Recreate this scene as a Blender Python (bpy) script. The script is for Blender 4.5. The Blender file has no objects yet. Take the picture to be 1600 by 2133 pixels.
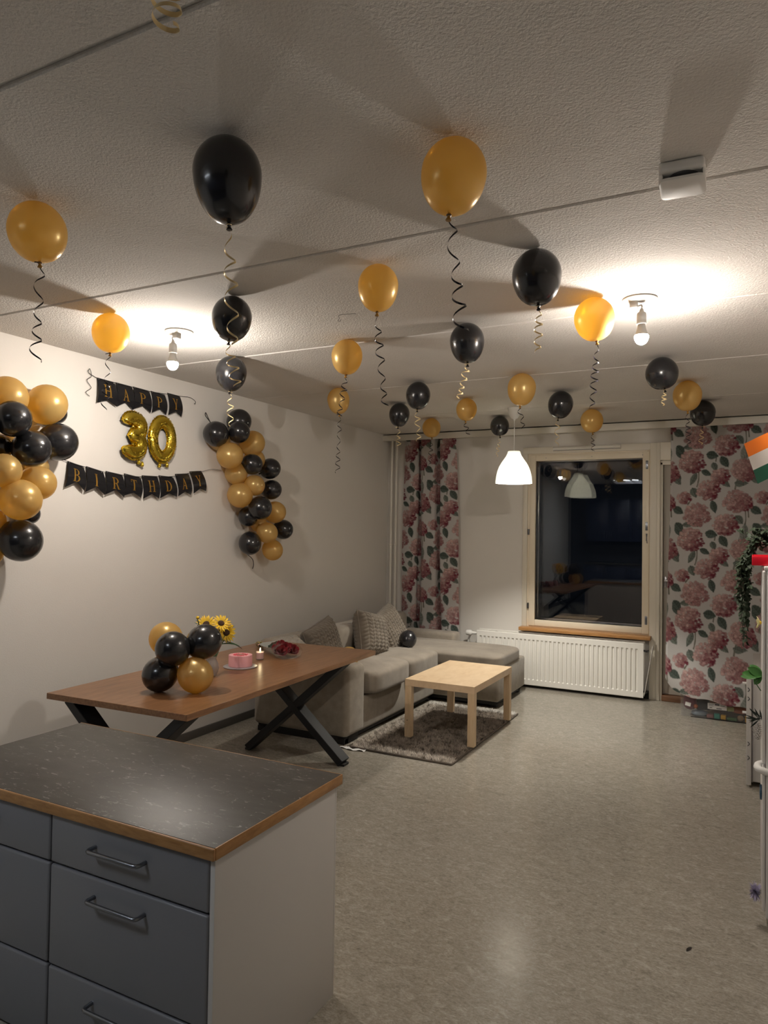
import bpy, bmesh, math, random
import numpy as np
from mathutils import Vector, Matrix
from mathutils import noise as mnoise

random.seed(7)
rng = np.random.default_rng(7)
PI = math.pi
S = bpy.context.scene
COL = S.collection

# ---------------------------------------------------------------- camera, world, exposure
cam_d = bpy.data.cameras.new('camera')
cam = bpy.data.objects.new('camera', cam_d); COL.objects.link(cam)
cam_d.sensor_fit = 'HORIZONTAL'; cam_d.sensor_width = 36.0; cam_d.lens = 1487.33 / 1600 * 36
cam_d.clip_start = 0.05; cam_d.clip_end = 60
_r = Vector((0.88830851, 0.45900985, 0.01476321)); _u = Vector((-0.00267832, -0.02696807, 0.99963271)); _f = Vector((-0.4592394, 0.88802178, 0.02272659))
cam.matrix_world = Matrix(((_r.x, _u.x, -_f.x, 0), (_r.y, _u.y, -_f.y, 0), (_r.z, _u.z, -_f.z, 1.56), (0, 0, 0, 1)))
S.camera = cam
w = bpy.data.worlds.new('night'); S.world = w; w.use_nodes = True
w.node_tree.nodes['Background'].inputs[0].default_value = (0.0015, 0.0022, 0.0035, 1)
w.node_tree.nodes['Background'].inputs[1].default_value = 0.6
S.view_settings.view_transform = 'Standard'; S.view_settings.look = 'None'
S.view_settings.gamma = 1; S.view_settings.use_curve_mapping = False
S.view_settings.exposure = 0.20
S.cycles.use_denoising = True
S.cycles.max_bounces = 10; S.cycles.transmission_bounces = 8; S.cycles.transparent_max_bounces = 12
S.cycles.sample_clamp_indirect = 4.0
S.cycles.caustics_refractive = False; S.cycles.caustics_reflective = False
BULB = 1180.0        # radiance of the two bare ceiling bulbs
PENDANT = 3300.0      # radiance of the bulb in the pendant shade
KITCHEN = 46.0       # radiance of the kitchen ceiling lamp's louvres
WARM = (1.0, 0.905, 0.81)
COOL = (0.86, 0.93, 1.0)

H = 2.597; XL = -3.643; XR = 0.66; YF = 7.13; YN = -1.7

# ---------------------------------------------------------------- materials
def newmat(name):
    m = bpy.data.materials.new(name); m.use_nodes = True
    nt = m.node_tree; return m, nt, nt.nodes['Principled BSDF'], nt.nodes['Material Output']
def C4(c): return (c[0], c[1], c[2], 1)
def N(nt, t, **kw):
    n = nt.nodes.new(t)
    for k, v in kw.items():
        if k in n.inputs: n.inputs[k].default_value = v
        else: setattr(n, k, v)
    return n
def plain(name, c, rough=0.5, metal=0.0, spec=0.5, bump=0, bscale=200, var=0.0, vscale=8, coat=0, sheen=0):
    m, nt, p, o = newmat(name)
    p.inputs['Base Color'].default_value = C4(c); p.inputs['Roughness'].default_value = rough
    p.inputs['Metallic'].default_value = metal; p.inputs['Specular IOR Level'].default_value = spec
    p.inputs['Coat Weight'].default_value = coat
    if sheen: p.inputs['Sheen Weight'].default_value = sheen
    tc = N(nt, 'ShaderNodeTexCoord')
    nz = N(nt, 'ShaderNodeTexNoise', Scale=vscale, Detail=4.0); nt.links.new(tc.outputs['Object'], nz.inputs['Vector'])
    v = var or 0.04
    mx = N(nt, 'ShaderNodeMix', data_type='RGBA'); mx.inputs[6].default_value = C4([x*(1-v) for x in c]); mx.inputs[7].default_value = C4([min(1, x*(1+v)) for x in c])
    nt.links.new(nz.outputs['Fac'], mx.inputs[0]); nt.links.new(mx.outputs[2], p.inputs['Base Color'])
    if bump:
        nb = N(nt, 'ShaderNodeTexNoise', Scale=bscale, Detail=3.0); nt.links.new(tc.outputs['Object'], nb.inputs['Vector'])
        b = N(nt, 'ShaderNodeBump', Strength=1.0, Distance=bump); nt.links.new(nb.outputs['Fac'], b.inputs['Height']); nt.links.new(b.outputs['Normal'], p.inputs['Normal'])
    return m
def emit(name, c, s):
    m, nt, p, o = newmat(name); e = N(nt, 'ShaderNodeEmission', Strength=s); e.inputs[0].default_value = C4(c)
    nt.links.new(e.outputs[0], o.inputs[0]); return m
def ramp(nt, stops):
    r = N(nt, 'ShaderNodeValToRGB'); el = r.color_ramp.elements
    el[0].position, el[0].color = stops[0][0], C4(stops[0][1]); el[1].position, el[1].color = stops[-1][0], C4(stops[-1][1])
    for pos, c in stops[1:-1]:
        e = el.new(pos); e.color = C4(c)
    return r

M = {}
M['wall'] = plain('white_wall_paint', (0.74, 0.71, 0.665), 0.75, spec=0.2, bump=0.0006, bscale=160, var=0.012)
M['wall_far'] = M['wall']
M['trim'] = plain('white_gloss_trim', (0.76, 0.73, 0.66), 0.4, var=0.01)
M['winframe'] = plain('cream_window_paint', (0.80, 0.71, 0.56), 0.35, var=0.015)
M['casing'] = plain('cream_casing_paint', (0.72, 0.67, 0.57), 0.4, var=0.015)
M['doorpaint'] = plain('grey_beige_door_paint', (0.46, 0.42, 0.36), 0.45, var=0.02)
M['white'] = plain('white_plastic', (0.80, 0.79, 0.76), 0.5, var=0.01)
M['whitelam'] = plain('white_laminate', (0.52, 0.50, 0.475), 0.35, var=0.01)
M['appl'] = plain('white_enamel', (0.74, 0.72, 0.70), 0.3, var=0.01)
M['rad'] = plain('white_radiator_enamel', (0.80, 0.78, 0.73), 0.3, var=0.01)
M['black'] = plain('black_powder_coat', (0.007, 0.008, 0.010), 0.5, var=0.1)
M['blacktrim'] = plain('black_plinth', (0.010, 0.010, 0.010), 0.6)
M['skirting'] = plain('dark_grey_skirting', (0.10, 0.092, 0.082), 0.5)
M['chrome'] = plain('brushed_steel', (0.50, 0.50, 0.52), 0.28, metal=1.0)
M['darksteel'] = plain('grey_metal_handle', (0.22, 0.23, 0.25), 0.3, metal=1.0)
M['drawer'] = plain('blue_grey_lacquer', (0.168, 0.169, 0.184), 0.36, var=0.015)
M['navy'] = plain('navy_cabinet_lacquer', (0.030, 0.042, 0.085), 0.35)
M['pink'] = plain('pink_buttercream', (0.86, 0.42, 0.44), 0.55, bump=0.0006, bscale=120)
M['pinkred'] = plain('red_crumb_topping', (0.75, 0.10, 0.15), 0.6, bump=0.002, bscale=300, var=0.3, vscale=60)
M['toffee'] = plain('printed_icing_disc', (0.36, 0.20, 0.15), 0.5, var=0.5, vscale=40)
M['board'] = plain('silver_card', (0.42, 0.41, 0.43), 0.35, metal=0.5)
M['pinkwax'] = plain('pink_wax', (0.90, 0.50, 0.48), 0.5)
M['flame'] = emit('candle_flame', (1.0, 0.80, 0.45), 60)
M['rose'] = plain('red_rose_petal', (0.30, 0.006, 0.016), 0.55, var=0.4, vscale=50, sheen=0.3)
M['stemgreen'] = plain('green_stem', (0.045, 0.11, 0.035), 0.5, var=0.3)
M['leafdark'] = plain('dark_green_leaf', (0.025, 0.075, 0.025), 0.45, var=0.35, vscale=30)
M['ivy'] = plain('ivy_leaf_green', (0.022, 0.040, 0.017), 0.65, var=0.5, vscale=25)
M['leafbright'] = plain('bright_green_leaf', (0.05, 0.19, 0.03), 0.4, var=0.3, vscale=30)
M['petal'] = plain('yellow_petal', (0.95, 0.55, 0.02), 0.55, var=0.25, vscale=40)
M['seed'] = plain('brown_flower_disc', (0.06, 0.028, 0.012), 0.8, bump=0.003, bscale=400)
M['sprig'] = plain('dark_sprig', (0.02, 0.03, 0.022), 0.5)
M['silverbit'] = plain('silver_glitter', (0.55, 0.55, 0.55), 0.2, metal=1.0, var=0.4, vscale=200)
M['pageyellow'] = plain('pale_yellow_petal', (0.82, 0.76, 0.36), 0.5)
M['lilac'] = plain('lilac_fluff', (0.55, 0.50, 0.68), 0.8, bump=0.004, bscale=120)
M['red'] = plain('red_plastic', (0.70, 0.008, 0.025), 0.3)
M['blue'] = plain('petrol_blue_plastic', (0.01, 0.06, 0.12), 0.4)
M['orange'] = plain('saffron_cloth', (0.88, 0.20, 0.01), 0.6)
M['flagwhite'] = plain('white_cloth', (0.70, 0.66, 0.62), 0.6)
M['flaggreen'] = plain('green_cloth', (0.005, 0.10, 0.055), 0.6)
M['pot'] = plain('dark_pot', (0.05, 0.045, 0.04), 0.5)
M['scrap'] = plain('black_scrap', (0.01, 0.008, 0.007), 0.5)
M['tagwhite'] = plain('white_paper', (0.80, 0.79, 0.77), 0.6)
M['ink'] = plain('printed_ink', (0.05, 0.05, 0.06), 0.6)
M['greyink_and_shade'] = plain('grey_print_and_gap_shade', (0.35, 0.34, 0.34), 0.6)
M['goldletter'] = plain('gold_foil_print', (0.62, 0.36, 0.07), 0.28, metal=0.85, var=0.3, vscale=60)
M['pennant'] = plain('glossy_black_card', (0.010, 0.010, 0.012), 0.16, var=0.05)
M['cord'] = plain('black_cord', (0.012, 0.011, 0.010), 0.5)
M['ribblack'] = plain('glossy_black_ribbon', (0.012, 0.010, 0.014), 0.15)
M['ribcream'] = plain('cream_gold_ribbon', (0.80, 0.62, 0.32), 0.28, metal=0.25)
M['dark'] = plain('dark_sensor', (0.05, 0.05, 0.055), 0.4)

def m_glass(name, rough=0.0, tint=(1, 1, 1)):
    m, nt, p, o = newmat(name)
    p.inputs['Base Color'].default_value = C4(tint); p.inputs['Roughness'].default_value = rough
    p.inputs['Transmission Weight'].default_value = 1.0; p.inputs['IOR'].default_value = 1.45
    return m
M['glass'] = m_glass('clear_glass'); M['plasticfilm'] = m_glass('clear_plastic', 0.05)
def m_thin(name, tint, a, rough=0.08):
    m, nt, p, o = newmat(name)
    p.inputs['Base Color'].default_value = C4(tint); p.inputs['Roughness'].default_value = rough; p.inputs['Alpha'].default_value = a
    return m
M['clearbox'] = m_thin('clear_storage_plastic', (0.50, 0.51, 0.53), 0.09)
M['wrap'] = m_thin('clear_cellophane', (0.42, 0.45, 0.43), 0.20)
M['frost'] = m_thin('milky_cellophane', (0.46, 0.50, 0.48), 0.72, 0.35)
M['vase'] = m_thin('smoky_glass', (0.46, 0.40, 0.37), 0.5, 0.06)

def m_ceiling():
    m, nt, p, o = newmat('stippled_ceiling_paint')
    p.inputs['Roughness'].default_value = 0.9; p.inputs['Specular IOR Level'].default_value = 0.1
    p.inputs['Base Color'].default_value = (0.70, 0.67, 0.63, 1)
    tc = N(nt, 'ShaderNodeTexCoord')
    n1 = N(nt, 'ShaderNodeTexNoise', Scale=125.0, Detail=2.5, Roughness=0.55); n2 = N(nt, 'ShaderNodeTexNoise', Scale=2.0, Detail=3.0)
    nt.links.new(tc.outputs['Object'], n1.inputs['Vector']); nt.links.new(tc.outputs['Object'], n2.inputs['Vector'])
    b = N(nt, 'ShaderNodeBump', Strength=1.0, Distance=0.0040); nt.links.new(n1.outputs['Fac'], b.inputs['Height']); nt.links.new(b.outputs['Normal'], p.inputs['Normal'])
    r = ramp(nt, [(0.3, (0.68, 0.65, 0.61)), (0.7, (0.73, 0.70, 0.66))]); nt.links.new(n2.outputs['Fac'], r.inputs[0]); nt.links.new(r.outputs[0], p.inputs['Base Color'])
    return m
M['ceiling'] = m_ceiling()

def m_floor():
    m, nt, p, o = newmat('marbled_vinyl_floor')
    tc = N(nt, 'ShaderNodeTexCoord'); mp = N(nt, 'ShaderNodeMapping'); mp.inputs['Scale'].default_value = (1.0, 1.8, 1); mp.inputs['Rotation'].default_value = (0, 0, 0.12)
    nt.links.new(tc.outputs['Object'], mp.inputs['Vector'])
    n1 = N(nt, 'ShaderNodeTexNoise', Scale=15.0, Detail=8.0, Roughness=0.70, Distortion=1.6); n2 = N(nt, 'ShaderNodeTexNoise', Scale=75.0, Detail=5.0, Roughness=0.75, Distortion=0.8); n3 = N(nt, 'ShaderNodeTexNoise', Scale=1.2, Detail=2.0)
    for n in (n1, n2): nt.links.new(mp.outputs['Vector'], n.inputs['Vector'])
    nt.links.new(tc.outputs['Object'], n3.inputs['Vector'])
    r1 = ramp(nt, [(0.34, (0.185, 0.165, 0.137)), (0.47, (0.31, 0.283, 0.238)), (0.54, (0.355, 0.326, 0.277)), (0.66, (0.53, 0.495, 0.432))])
    r2 = ramp(nt, [(0.36, (0.195, 0.173, 0.140)), (0.5, (0.325, 0.296, 0.243)), (0.64, (0.50, 0.465, 0.40))])
    nt.links.new(n1.outputs['Fac'], r1.inputs[0]); nt.links.new(n2.outputs['Fac'], r2.inputs[0])
    mx = N(nt, 'ShaderNodeMix', data_type='RGBA'); mx.inputs[0].default_value = 0.5
    nt.links.new(r1.outputs[0], mx.inputs[6]); nt.links.new(r2.outputs[0], mx.inputs[7]); nt.links.new(mx.outputs[2], p.inputs['Base Color'])
    rr = ramp(nt, [(0.3, (0.16, 0.16, 0.16)), (0.7, (0.22, 0.22, 0.22))]); nt.links.new(n3.outputs['Fac'], rr.inputs[0]); nt.links.new(rr.outputs[0], p.inputs['Roughness'])
    b = N(nt, 'ShaderNodeBump', Strength=0.2, Distance=0.0003); nt.links.new(n2.outputs['Fac'], b.inputs['Height']); nt.links.new(b.outputs['Normal'], p.inputs['Normal'])
    return m
M['floor'] = m_floor()

def m_wood(name, c0, c1, c2, rough, scale, stretch, detail=8.0, coat=0):
    m, nt, p, o = newmat(name)
    tc = N(nt, 'ShaderNodeTexCoord'); mp = N(nt, 'ShaderNodeMapping'); mp.inputs['Scale'].default_value = stretch
    nt.links.new(tc.outputs['Object'], mp.inputs['Vector'])
    n1 = N(nt, 'ShaderNodeTexNoise', Scale=scale, Detail=detail, Roughness=0.62, Distortion=0.35); nt.links.new(mp.outputs['Vector'], n1.inputs['Vector'])
    r = ramp(nt, [(0.28, c0), (0.5, c1), (0.74, c2)]); nt.links.new(n1.outputs['Fac'], r.inputs[0]); nt.links.new(r.outputs[0], p.inputs['Base Color'])
    p.inputs['Roughness'].default_value = rough; p.inputs['Coat Weight'].default_value = coat; p.inputs['Coat Roughness'].default_value = 0.2
    return m
M['oak'] = m_wood('brown_oak_veneer', (0.165, 0.078, 0.034), (0.250, 0.122, 0.055), (0.33, 0.172, 0.082), 0.30, 7.0, (9, 0.9, 9))
M['birch'] = m_wood('pale_birch', (0.62, 0.44, 0.27), (0.70, 0.52, 0.33), (0.76, 0.58, 0.39), 0.38, 5.0, (3, 1.2, 3), 5.0)
M['birchleg'] = m_wood('pale_birch_upright', (0.56, 0.40, 0.23), (0.64, 0.47, 0.29), (0.70, 0.54, 0.35), 0.4, 6.0, (6, 6, 0.8), 5.0)
M['edgewood'] = m_wood('golden_edge_strip', (0.24, 0.11, 0.035), (0.33, 0.165, 0.055), (0.42, 0.22, 0.08), 0.38, 8.0, (2, 2, 9), 5.0)
M['sill'] = m_wood('varnished_sill_wood', (0.32, 0.15, 0.05), (0.42, 0.21, 0.075), (0.50, 0.27, 0.10), 0.32, 8.0, (0.8, 8, 8), 5.0)
M['threshold'] = m_wood('brown_threshold_wood', (0.10, 0.045, 0.022), (0.15, 0.07, 0.035), (0.2, 0.10, 0.05), 0.4, 8.0, (0.8, 8, 8), 5.0)

def m_worktop():
    m, nt, p, o = newmat('flecked_grey_laminate')
    tc = N(nt, 'ShaderNodeTexCoord'); mp = N(nt, 'ShaderNodeMapping'); mp.inputs['Scale'].default_value = (1, 2.8, 1); mp.inputs['Rotation'].default_value = (0, 0, -0.25)
    nt.links.new(tc.outputs['Object'], mp.inputs['Vector'])
    a = N(nt, 'ShaderNodeTexNoise', Scale=24.0, Detail=4.0, Roughness=0.65, Distortion=0.9); b = N(nt, 'ShaderNodeTexNoise', Scale=9.0, Detail=6.0)
    for n in (a, b): nt.links.new(mp.outputs['Vector'], n.inputs['Vector'])
    ra = ramp(nt, [(0.60, (0, 0, 0)), (0.68, (0.9, 0.9, 0.9))]); nt.links.new(a.outputs['Fac'], ra.inputs[0])
    rb = ramp(nt, [(0.3, (0.046, 0.043, 0.038)), (0.7, (0.068, 0.064, 0.057))]); nt.links.new(b.outputs['Fac'], rb.inputs[0])
    mx = N(nt, 'ShaderNodeMix', data_type='RGBA'); mx.inputs[7].default_value = (0.26, 0.25, 0.235, 1)
    nt.links.new(ra.outputs[0], mx.inputs[0]); nt.links.new(rb.outputs[0], mx.inputs[6]); nt.links.new(mx.outputs[2], p.inputs['Base Color'])
    p.inputs['Roughness'].default_value = 0.42
    bm_ = N(nt, 'ShaderNodeTexNoise', Scale=420.0, Detail=2.0); nt.links.new(tc.outputs['Object'], bm_.inputs['Vector'])
    bu = N(nt, 'ShaderNodeBump', Strength=0.5, Distance=0.0006); nt.links.new(bm_.outputs['Fac'], bu.inputs['Height']); nt.links.new(bu.outputs['Normal'], p.inputs['Normal'])
    return m
M['worktop'] = m_worktop()

def m_fabric(name, c, bscale=420, bump=0.0012, var=0.14, vscale=14):
    m, nt, p, o = newmat(name)
    tc = N(nt, 'ShaderNodeTexCoord')
    a = N(nt, 'ShaderNodeTexNoise', Scale=vscale, Detail=6.0, Roughness=0.6); b = N(nt, 'ShaderNodeTexNoise', Scale=bscale, Detail=2.0)
    for n in (a, b): nt.links.new(tc.outputs['Object'], n.inputs['Vector'])
    r = ramp(nt, [(0.3, [x*(1-var) for x in c]), (0.7, [x*(1+var) for x in c])]); nt.links.new(a.outputs['Fac'], r.inputs[0])
    mx = N(nt, 'ShaderNodeMix', data_type='RGBA', blend_type='MULTIPLY'); mx.inputs[0].default_value = 0.35
    nt.links.new(r.outputs[0], mx.inputs[6]); nt.links.new(b.outputs['Fac'], mx.inputs[7])
    nt.links.new(mx.outputs[2], p.inputs['Base Color'])
    p.inputs['Roughness'].default_value = 0.9; p.inputs['Specular IOR Level'].default_value = 0.15; p.inputs['Sheen Weight'].default_value = 0.25; p.inputs['Sheen Roughness'].default_value = 0.5
    bu = N(nt, 'ShaderNodeBump', Strength=0.8, Distance=bump); nt.links.new(b.outputs['Fac'], bu.inputs['Height']); nt.links.new(bu.outputs['Normal'], p.inputs['Normal'])
    return m
M['sofa'] = m_fabric('beige_woven_fabric', (0.37, 0.325, 0.265))
M['seat'] = m_fabric('greyish_brown_velour', (0.315, 0.272, 0.222), var=0.2, vscale=6)
M['backcush'] = m_fabric('light_beige_fabric', (0.40, 0.355, 0.295))
M['braid'] = m_fabric('taupe_plush', (0.20, 0.168, 0.132), bscale=300, bump=0.002)
M['fluffy'] = m_fabric('cream_plush', (0.44, 0.40, 0.34), bscale=120, bump=0.006)

def m_attr(name, rough=0.8, trans=0.0, spec=0.2, bump=0):
    m, nt, p, o = newmat(name)
    a = N(nt, 'ShaderNodeAttribute'); a.attribute_name = 'Col'
    nt.links.new(a.outputs['Color'], p.inputs['Base Color']); p.inputs['Roughness'].default_value = rough; p.inputs['Specular IOR Level'].default_value = spec
    if trans:
        t = N(nt, 'ShaderNodeBsdfTranslucent'); nt.links.new(a.outputs['Color'], t.inputs['Color'])
        mx = N(nt, 'ShaderNodeMixShader'); mx.inputs[0].default_value = trans
        nt.links.new(p.outputs[0], mx.inputs[1]); nt.links.new(t.outputs[0], mx.inputs[2]); nt.links.new(mx.outputs[0], o.inputs[0])
    return m
M['curtain'] = m_attr('hydrangea_print_cloth', 0.85, 0.18)
M['pile'] = m_attr('taupe_rug_pile', 0.95)

def m_balloon(name, c, tc_, fac, rough, metal):
    m, nt, p, o = newmat(name)
    p.inputs['Base Color'].default_value = C4(c); p.inputs['Roughness'].default_value = rough; p.inputs['Metallic'].default_value = metal
    p.inputs['Coat Weight'].default_value = 0.35; p.inputs['Coat Roughness'].default_value = 0.06
    t = N(nt, 'ShaderNodeBsdfTranslucent'); t.inputs['Color'].default_value = C4(tc_)
    mx = N(nt, 'ShaderNodeMixShader'); mx.inputs[0].default_value = fac
    nt.links.new(p.outputs[0], mx.inputs[1]); nt.links.new(t.outputs[0], mx.inputs[2]); nt.links.new(mx.outputs[0], o.inputs[0])
    return m
M['k'] = m_balloon('black_latex', (0.014, 0.014, 0.016), (0.08, 0.07, 0.07), 0.03, 0.24, 0.0)
def m_gold():
    m = m_balloon('pearl_gold_latex', (0.80, 0.61, 0.26), (1.0, 0.74, 0.22), 0.42, 0.30, 0.35); nt = m.node_tree; o = nt.nodes['Material Output']
    src = o.inputs[0].links[0].from_socket; t = N(nt, 'ShaderNodeBsdfTransparent'); t.inputs[0].default_value = (1.0, 0.66, 0.14, 1)
    mx = N(nt, 'ShaderNodeMixShader'); mx.inputs[0].default_value = 0.24
    nt.links.new(src, mx.inputs[1]); nt.links.new(t.outputs[0], mx.inputs[2]); nt.links.new(mx.outputs[0], o.inputs[0]); return m
M['g'] = m_gold()
M['gknot'] = plain('gathered_gold_latex', (0.36, 0.19, 0.035), 0.4)
def m_foil():
    m, nt, p, o = newmat('gold_foil')
    p.inputs['Base Color'].default_value = (0.86, 0.64, 0.075, 1); p.inputs['Metallic'].default_value = 1; p.inputs['Roughness'].default_value = 0.10
    tc = N(nt, 'ShaderNodeTexCoord'); n = N(nt, 'ShaderNodeTexNoise', Scale=28.0, Detail=3.0, Distortion=1.0); nt.links.new(tc.outputs['Object'], n.inputs['Vector'])
    b = N(nt, 'ShaderNodeBump', Strength=0.6, Distance=0.006); nt.links.new(n.outputs['Fac'], b.inputs['Height']); nt.links.new(b.outputs['Normal'], p.inputs['Normal'])
    return m
M['foil'] = m_foil()
M['bulb'] = emit('lit_frosted_bulb', WARM, BULB)
M['pbulb'] = emit('lit_pendant_bulb', (1.0, 0.95, 0.85), PENDANT)
M['louvre'] = emit('lit_cool_louvre', COOL, KITCHEN)
def m_shade():
    m, nt, p, o = newmat('opal_white_lampshade')
    p.inputs['Base Color'].default_value = (0.86, 0.85, 0.80, 1); p.inputs['Roughness'].default_value = 0.4
    t = N(nt, 'ShaderNodeBsdfTranslucent'); t.inputs['Color'].default_value = (0.92, 0.92, 0.86, 1)
    mx = N(nt, 'ShaderNodeMixShader'); mx.inputs[0].default_value = 0.65
    nt.links.new(p.outputs[0], mx.inputs[1]); nt.links.new(t.outputs[0], mx.inputs[2]); nt.links.new(mx.outputs[0], o.inputs[0])
    return m
M['shade'] = m_shade()

# ---------------------------------------------------------------- geometry helpers
class MB:
    def __init__(s): s.v = []; s.f = []
    def add(s, v, f):
        n = len(s.v); s.v += [tuple(p) for p in v]; s.f += [tuple(i + n for i in q) for q in f]; return s
    def box(s, x0, x1, y0, y1, z0, z1, bev=0.0, seg=2, mat=None):
        bm = bmesh.new(); bmesh.ops.create_cube(bm, size=1)
        for v in bm.verts: v.co = Vector(((x0+x1)/2 + v.co.x*(x1-x0), (y0+y1)/2 + v.co.y*(y1-y0), (z0+z1)/2 + v.co.z*(z1-z0)))
        if bev: bmesh.ops.bevel(bm, geom=bm.edges[:], offset=bev, segments=seg, profile=0.5, affect='EDGES')
        if mat is not None: bmesh.ops.transform(bm, matrix=mat, verts=bm.verts[:])
        bm.verts.index_update(); s.add([v.co for v in bm.verts], [[v.index for v in f.verts] for f in bm.faces]); bm.free(); return s
    def lathe(s, prof, n=24, mat=None, cap0=True, cap1=True, origin=(0, 0, 0)):
        v = []; f = []
        for r, z in prof:
            for k in range(n): a = 2*PI*k/n; v.append(Vector((r*math.cos(a), r*math.sin(a), z)))
        for i in range(len(prof)-1):
            for k in range(n): k2 = (k+1) % n; f.append((i*n+k, i*n+k2, (i+1)*n+k2, (i+1)*n+k))
        if cap0 and prof[0][0] > 1e-6: f.append(tuple(range(n-1, -1, -1)))
        if cap1 and prof[-1][0] > 1e-6: f.append(tuple((len(prof)-1)*n+k for k in range(n)))
        if mat is not None: v = [mat @ p for p in v]
        o = Vector(origin); return s.add([p + o for p in v], f)
    def tube(s, pts, r, n=8, caps=True):
        pts = [Vector(p) for p in pts]; m = len(pts); rs = r if isinstance(r, (list, tuple)) else [r]*m
        t0 = (pts[1]-pts[0]).normalized(); up = Vector((0, 0, 1)) if abs(t0.z) < 0.9 else Vector((1, 0, 0)); nrm = t0.cross(up).normalized()
        v = []; f = []
        for i in range(m):
            t = (pts[min(i+1, m-1)]-pts[max(i-1, 0)]).normalized(); nrm = (nrm - t*nrm.dot(t)).normalized(); b = t.cross(nrm)
            for k in range(n): a = 2*PI*k/n; v.append(pts[i] + (nrm*math.cos(a) + b*math.sin(a))*rs[i])
        for i in range(m-1):
            for k in range(n): k2 = (k+1) % n; f.append((i*n+k, i*n+k2, (i+1)*n+k2, (i+1)*n+k))
        if caps: f.append(tuple(range(n-1, -1, -1))); f.append(tuple((m-1)*n+k for k in range(n)))
        return s.add(v, f)
    def prism(s, poly, axis_pt, thick):          # poly: list of 3D points, extruded along thick vector
        n = len(poly); a = [Vector(p) for p in poly]; b = [p + Vector(thick) for p in a]
        f = [tuple(range(n-1, -1, -1)), tuple(n+k for k in range(n))] + [(k, (k+1) % n, n+(k+1) % n, n+k) for k in range(n)]
        return s.add(a+b, f)
    def sphere(s, c, r, nu=20, nv=14, sc=(1, 1, 1)):
        prof = [(max(1e-4, r*math.sin(PI*i/nv)), -r*math.cos(PI*i/nv)) for i in range(nv+1)]
        return s.lathe(prof, nu, Matrix.Diagonal((sc[0], sc[1], sc[2])).to_4x4(), origin=c)
    def grid(s, P, nu, nv):                       # P[i][j] flattened rows of nu+1
        f = [(j*(nu+1)+i, j*(nu+1)+i+1, (j+1)*(nu+1)+i+1, (j+1)*(nu+1)+i) for j in range(nv) for i in range(nu)]
        return s.add(P, f)

def root_of(o):
    while o.parent: o = o.parent
    return o
def tag(o, label=None, cat=None, group=None, kind=None):
    if label: o['label'] = label
    if cat: o['category'] = cat
    if group: o['group'] = group
    if kind: o['kind'] = kind
    return o
def thing(name, label, cat, loc, group=None):
    o = bpy.data.objects.new(name, None); COL.objects.link(o); o.location = loc; o.empty_display_size = 0.05
    return tag(o, label, cat, group)
def obj(name, mb, mat, parent=None, label=None, smooth=True, angle=0.7, kind=None):
    me = bpy.data.meshes.new(name); v = mb.v
    if parent is not None:
        L = root_of(parent).location; v = [(p[0]-L.x, p[1]-L.y, p[2]-L.z) for p in v]
    me.from_pydata(v, [], mb.f); me.update()
    bm = bmesh.new(); bm.from_mesh(me); bmesh.ops.recalc_face_normals(bm, faces=bm.faces[:]); bm.to_mesh(me); bm.free()
    if smooth:
        me.polygons.foreach_set('use_smooth', [True]*len(me.polygons)); me.set_sharp_from_angle(angle=angle)
    me.materials.append(M[mat] if isinstance(mat, str) else mat)
    o = bpy.data.objects.new(name, me); COL.objects.link(o)
    if parent is not None: o.parent = parent
    if label: o['label'] = label
    if kind: o['kind'] = kind
    return o
def struct(name, mb, mat, parent=None, **k):
    o = obj(name, mb, mat, parent, **k)
    if parent is None: o['kind'] = 'structure'
    return o
def bx(*a, **k): return MB().box(*a, **k)
def frame_mat(origin, xa, ya):
    x = Vector(xa).normalized(); y = Vector(ya); y = (y - x*y.dot(x)).normalized(); z = x.cross(y); o = Vector(origin)
    return Matrix(((x.x, y.x, z.x, o.x), (x.y, y.y, z.y, o.y), (x.z, y.z, z.z, o.z), (0, 0, 0, 1)))
def align_z(origin, d):
    d = Vector(d).normalized(); q = Vector((0, 0, 1)).rotation_difference(d); return Matrix.Translation(Vector(origin)) @ q.to_matrix().to_4x4()
def catmull(pts, n, closed=False):
    P = [Vector(p) for p in pts]; m = len(P); out = []
    segs = m if closed else m-1
    for i in range(segs):
        p0, p1, p2, p3 = [P[(i+k) % m] if closed else P[min(max(i+k, 0), m-1)] for k in (-1, 0, 1, 2)]
        for j in range(n):
            t = j/n; out.append(0.5*((2*p1) + (p2-p0)*t + (2*p0-5*p1+4*p2-p3)*t*t + (3*p1-p0-3*p2+p3)*t**3))
    if not closed: out.append(P[-1])
    return out
def cushion(cx, cy, cz, sx, sy, sz, n=14, k=5.0, puff=0.06, mat=None, wob=0.0):
    bm = bmesh.new(); bmesh.ops.create_cube(bm, size=2); bmesh.ops.subdivide_edges(bm, edges=bm.edges[:], cuts=n, use_grid_fill=True)
    for v in bm.verts:
        p = v.co; ln = (abs(p.x)**k + abs(p.y)**k + abs(p.z)**k)**(1/k); q = p/ln
        pu = 1 + puff*((1-q.x*q.x)*(1-q.y*q.y))*4*abs(q.z)
        z = q.z*pu
        if wob: z += wob*mnoise.noise(Vector((q.x*1.7+cx, q.y*1.7+cy, cz)))*(1 if q.z > 0 else 0)*2
        v.co = Vector((q.x*sx/2, q.y*sy/2, z*sz/2))
    M4 = Matrix.Translation((cx, cy, cz)) @ (mat if mat is not None else Matrix.Identity(4))
    bmesh.ops.transform(bm, matrix=M4, verts=bm.verts[:]); bm.verts.index_update()
    mb = MB(); mb.add([v.co for v in bm.verts], [[v.index for v in f.verts] for f in bm.faces]); bm.free(); return mb

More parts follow.
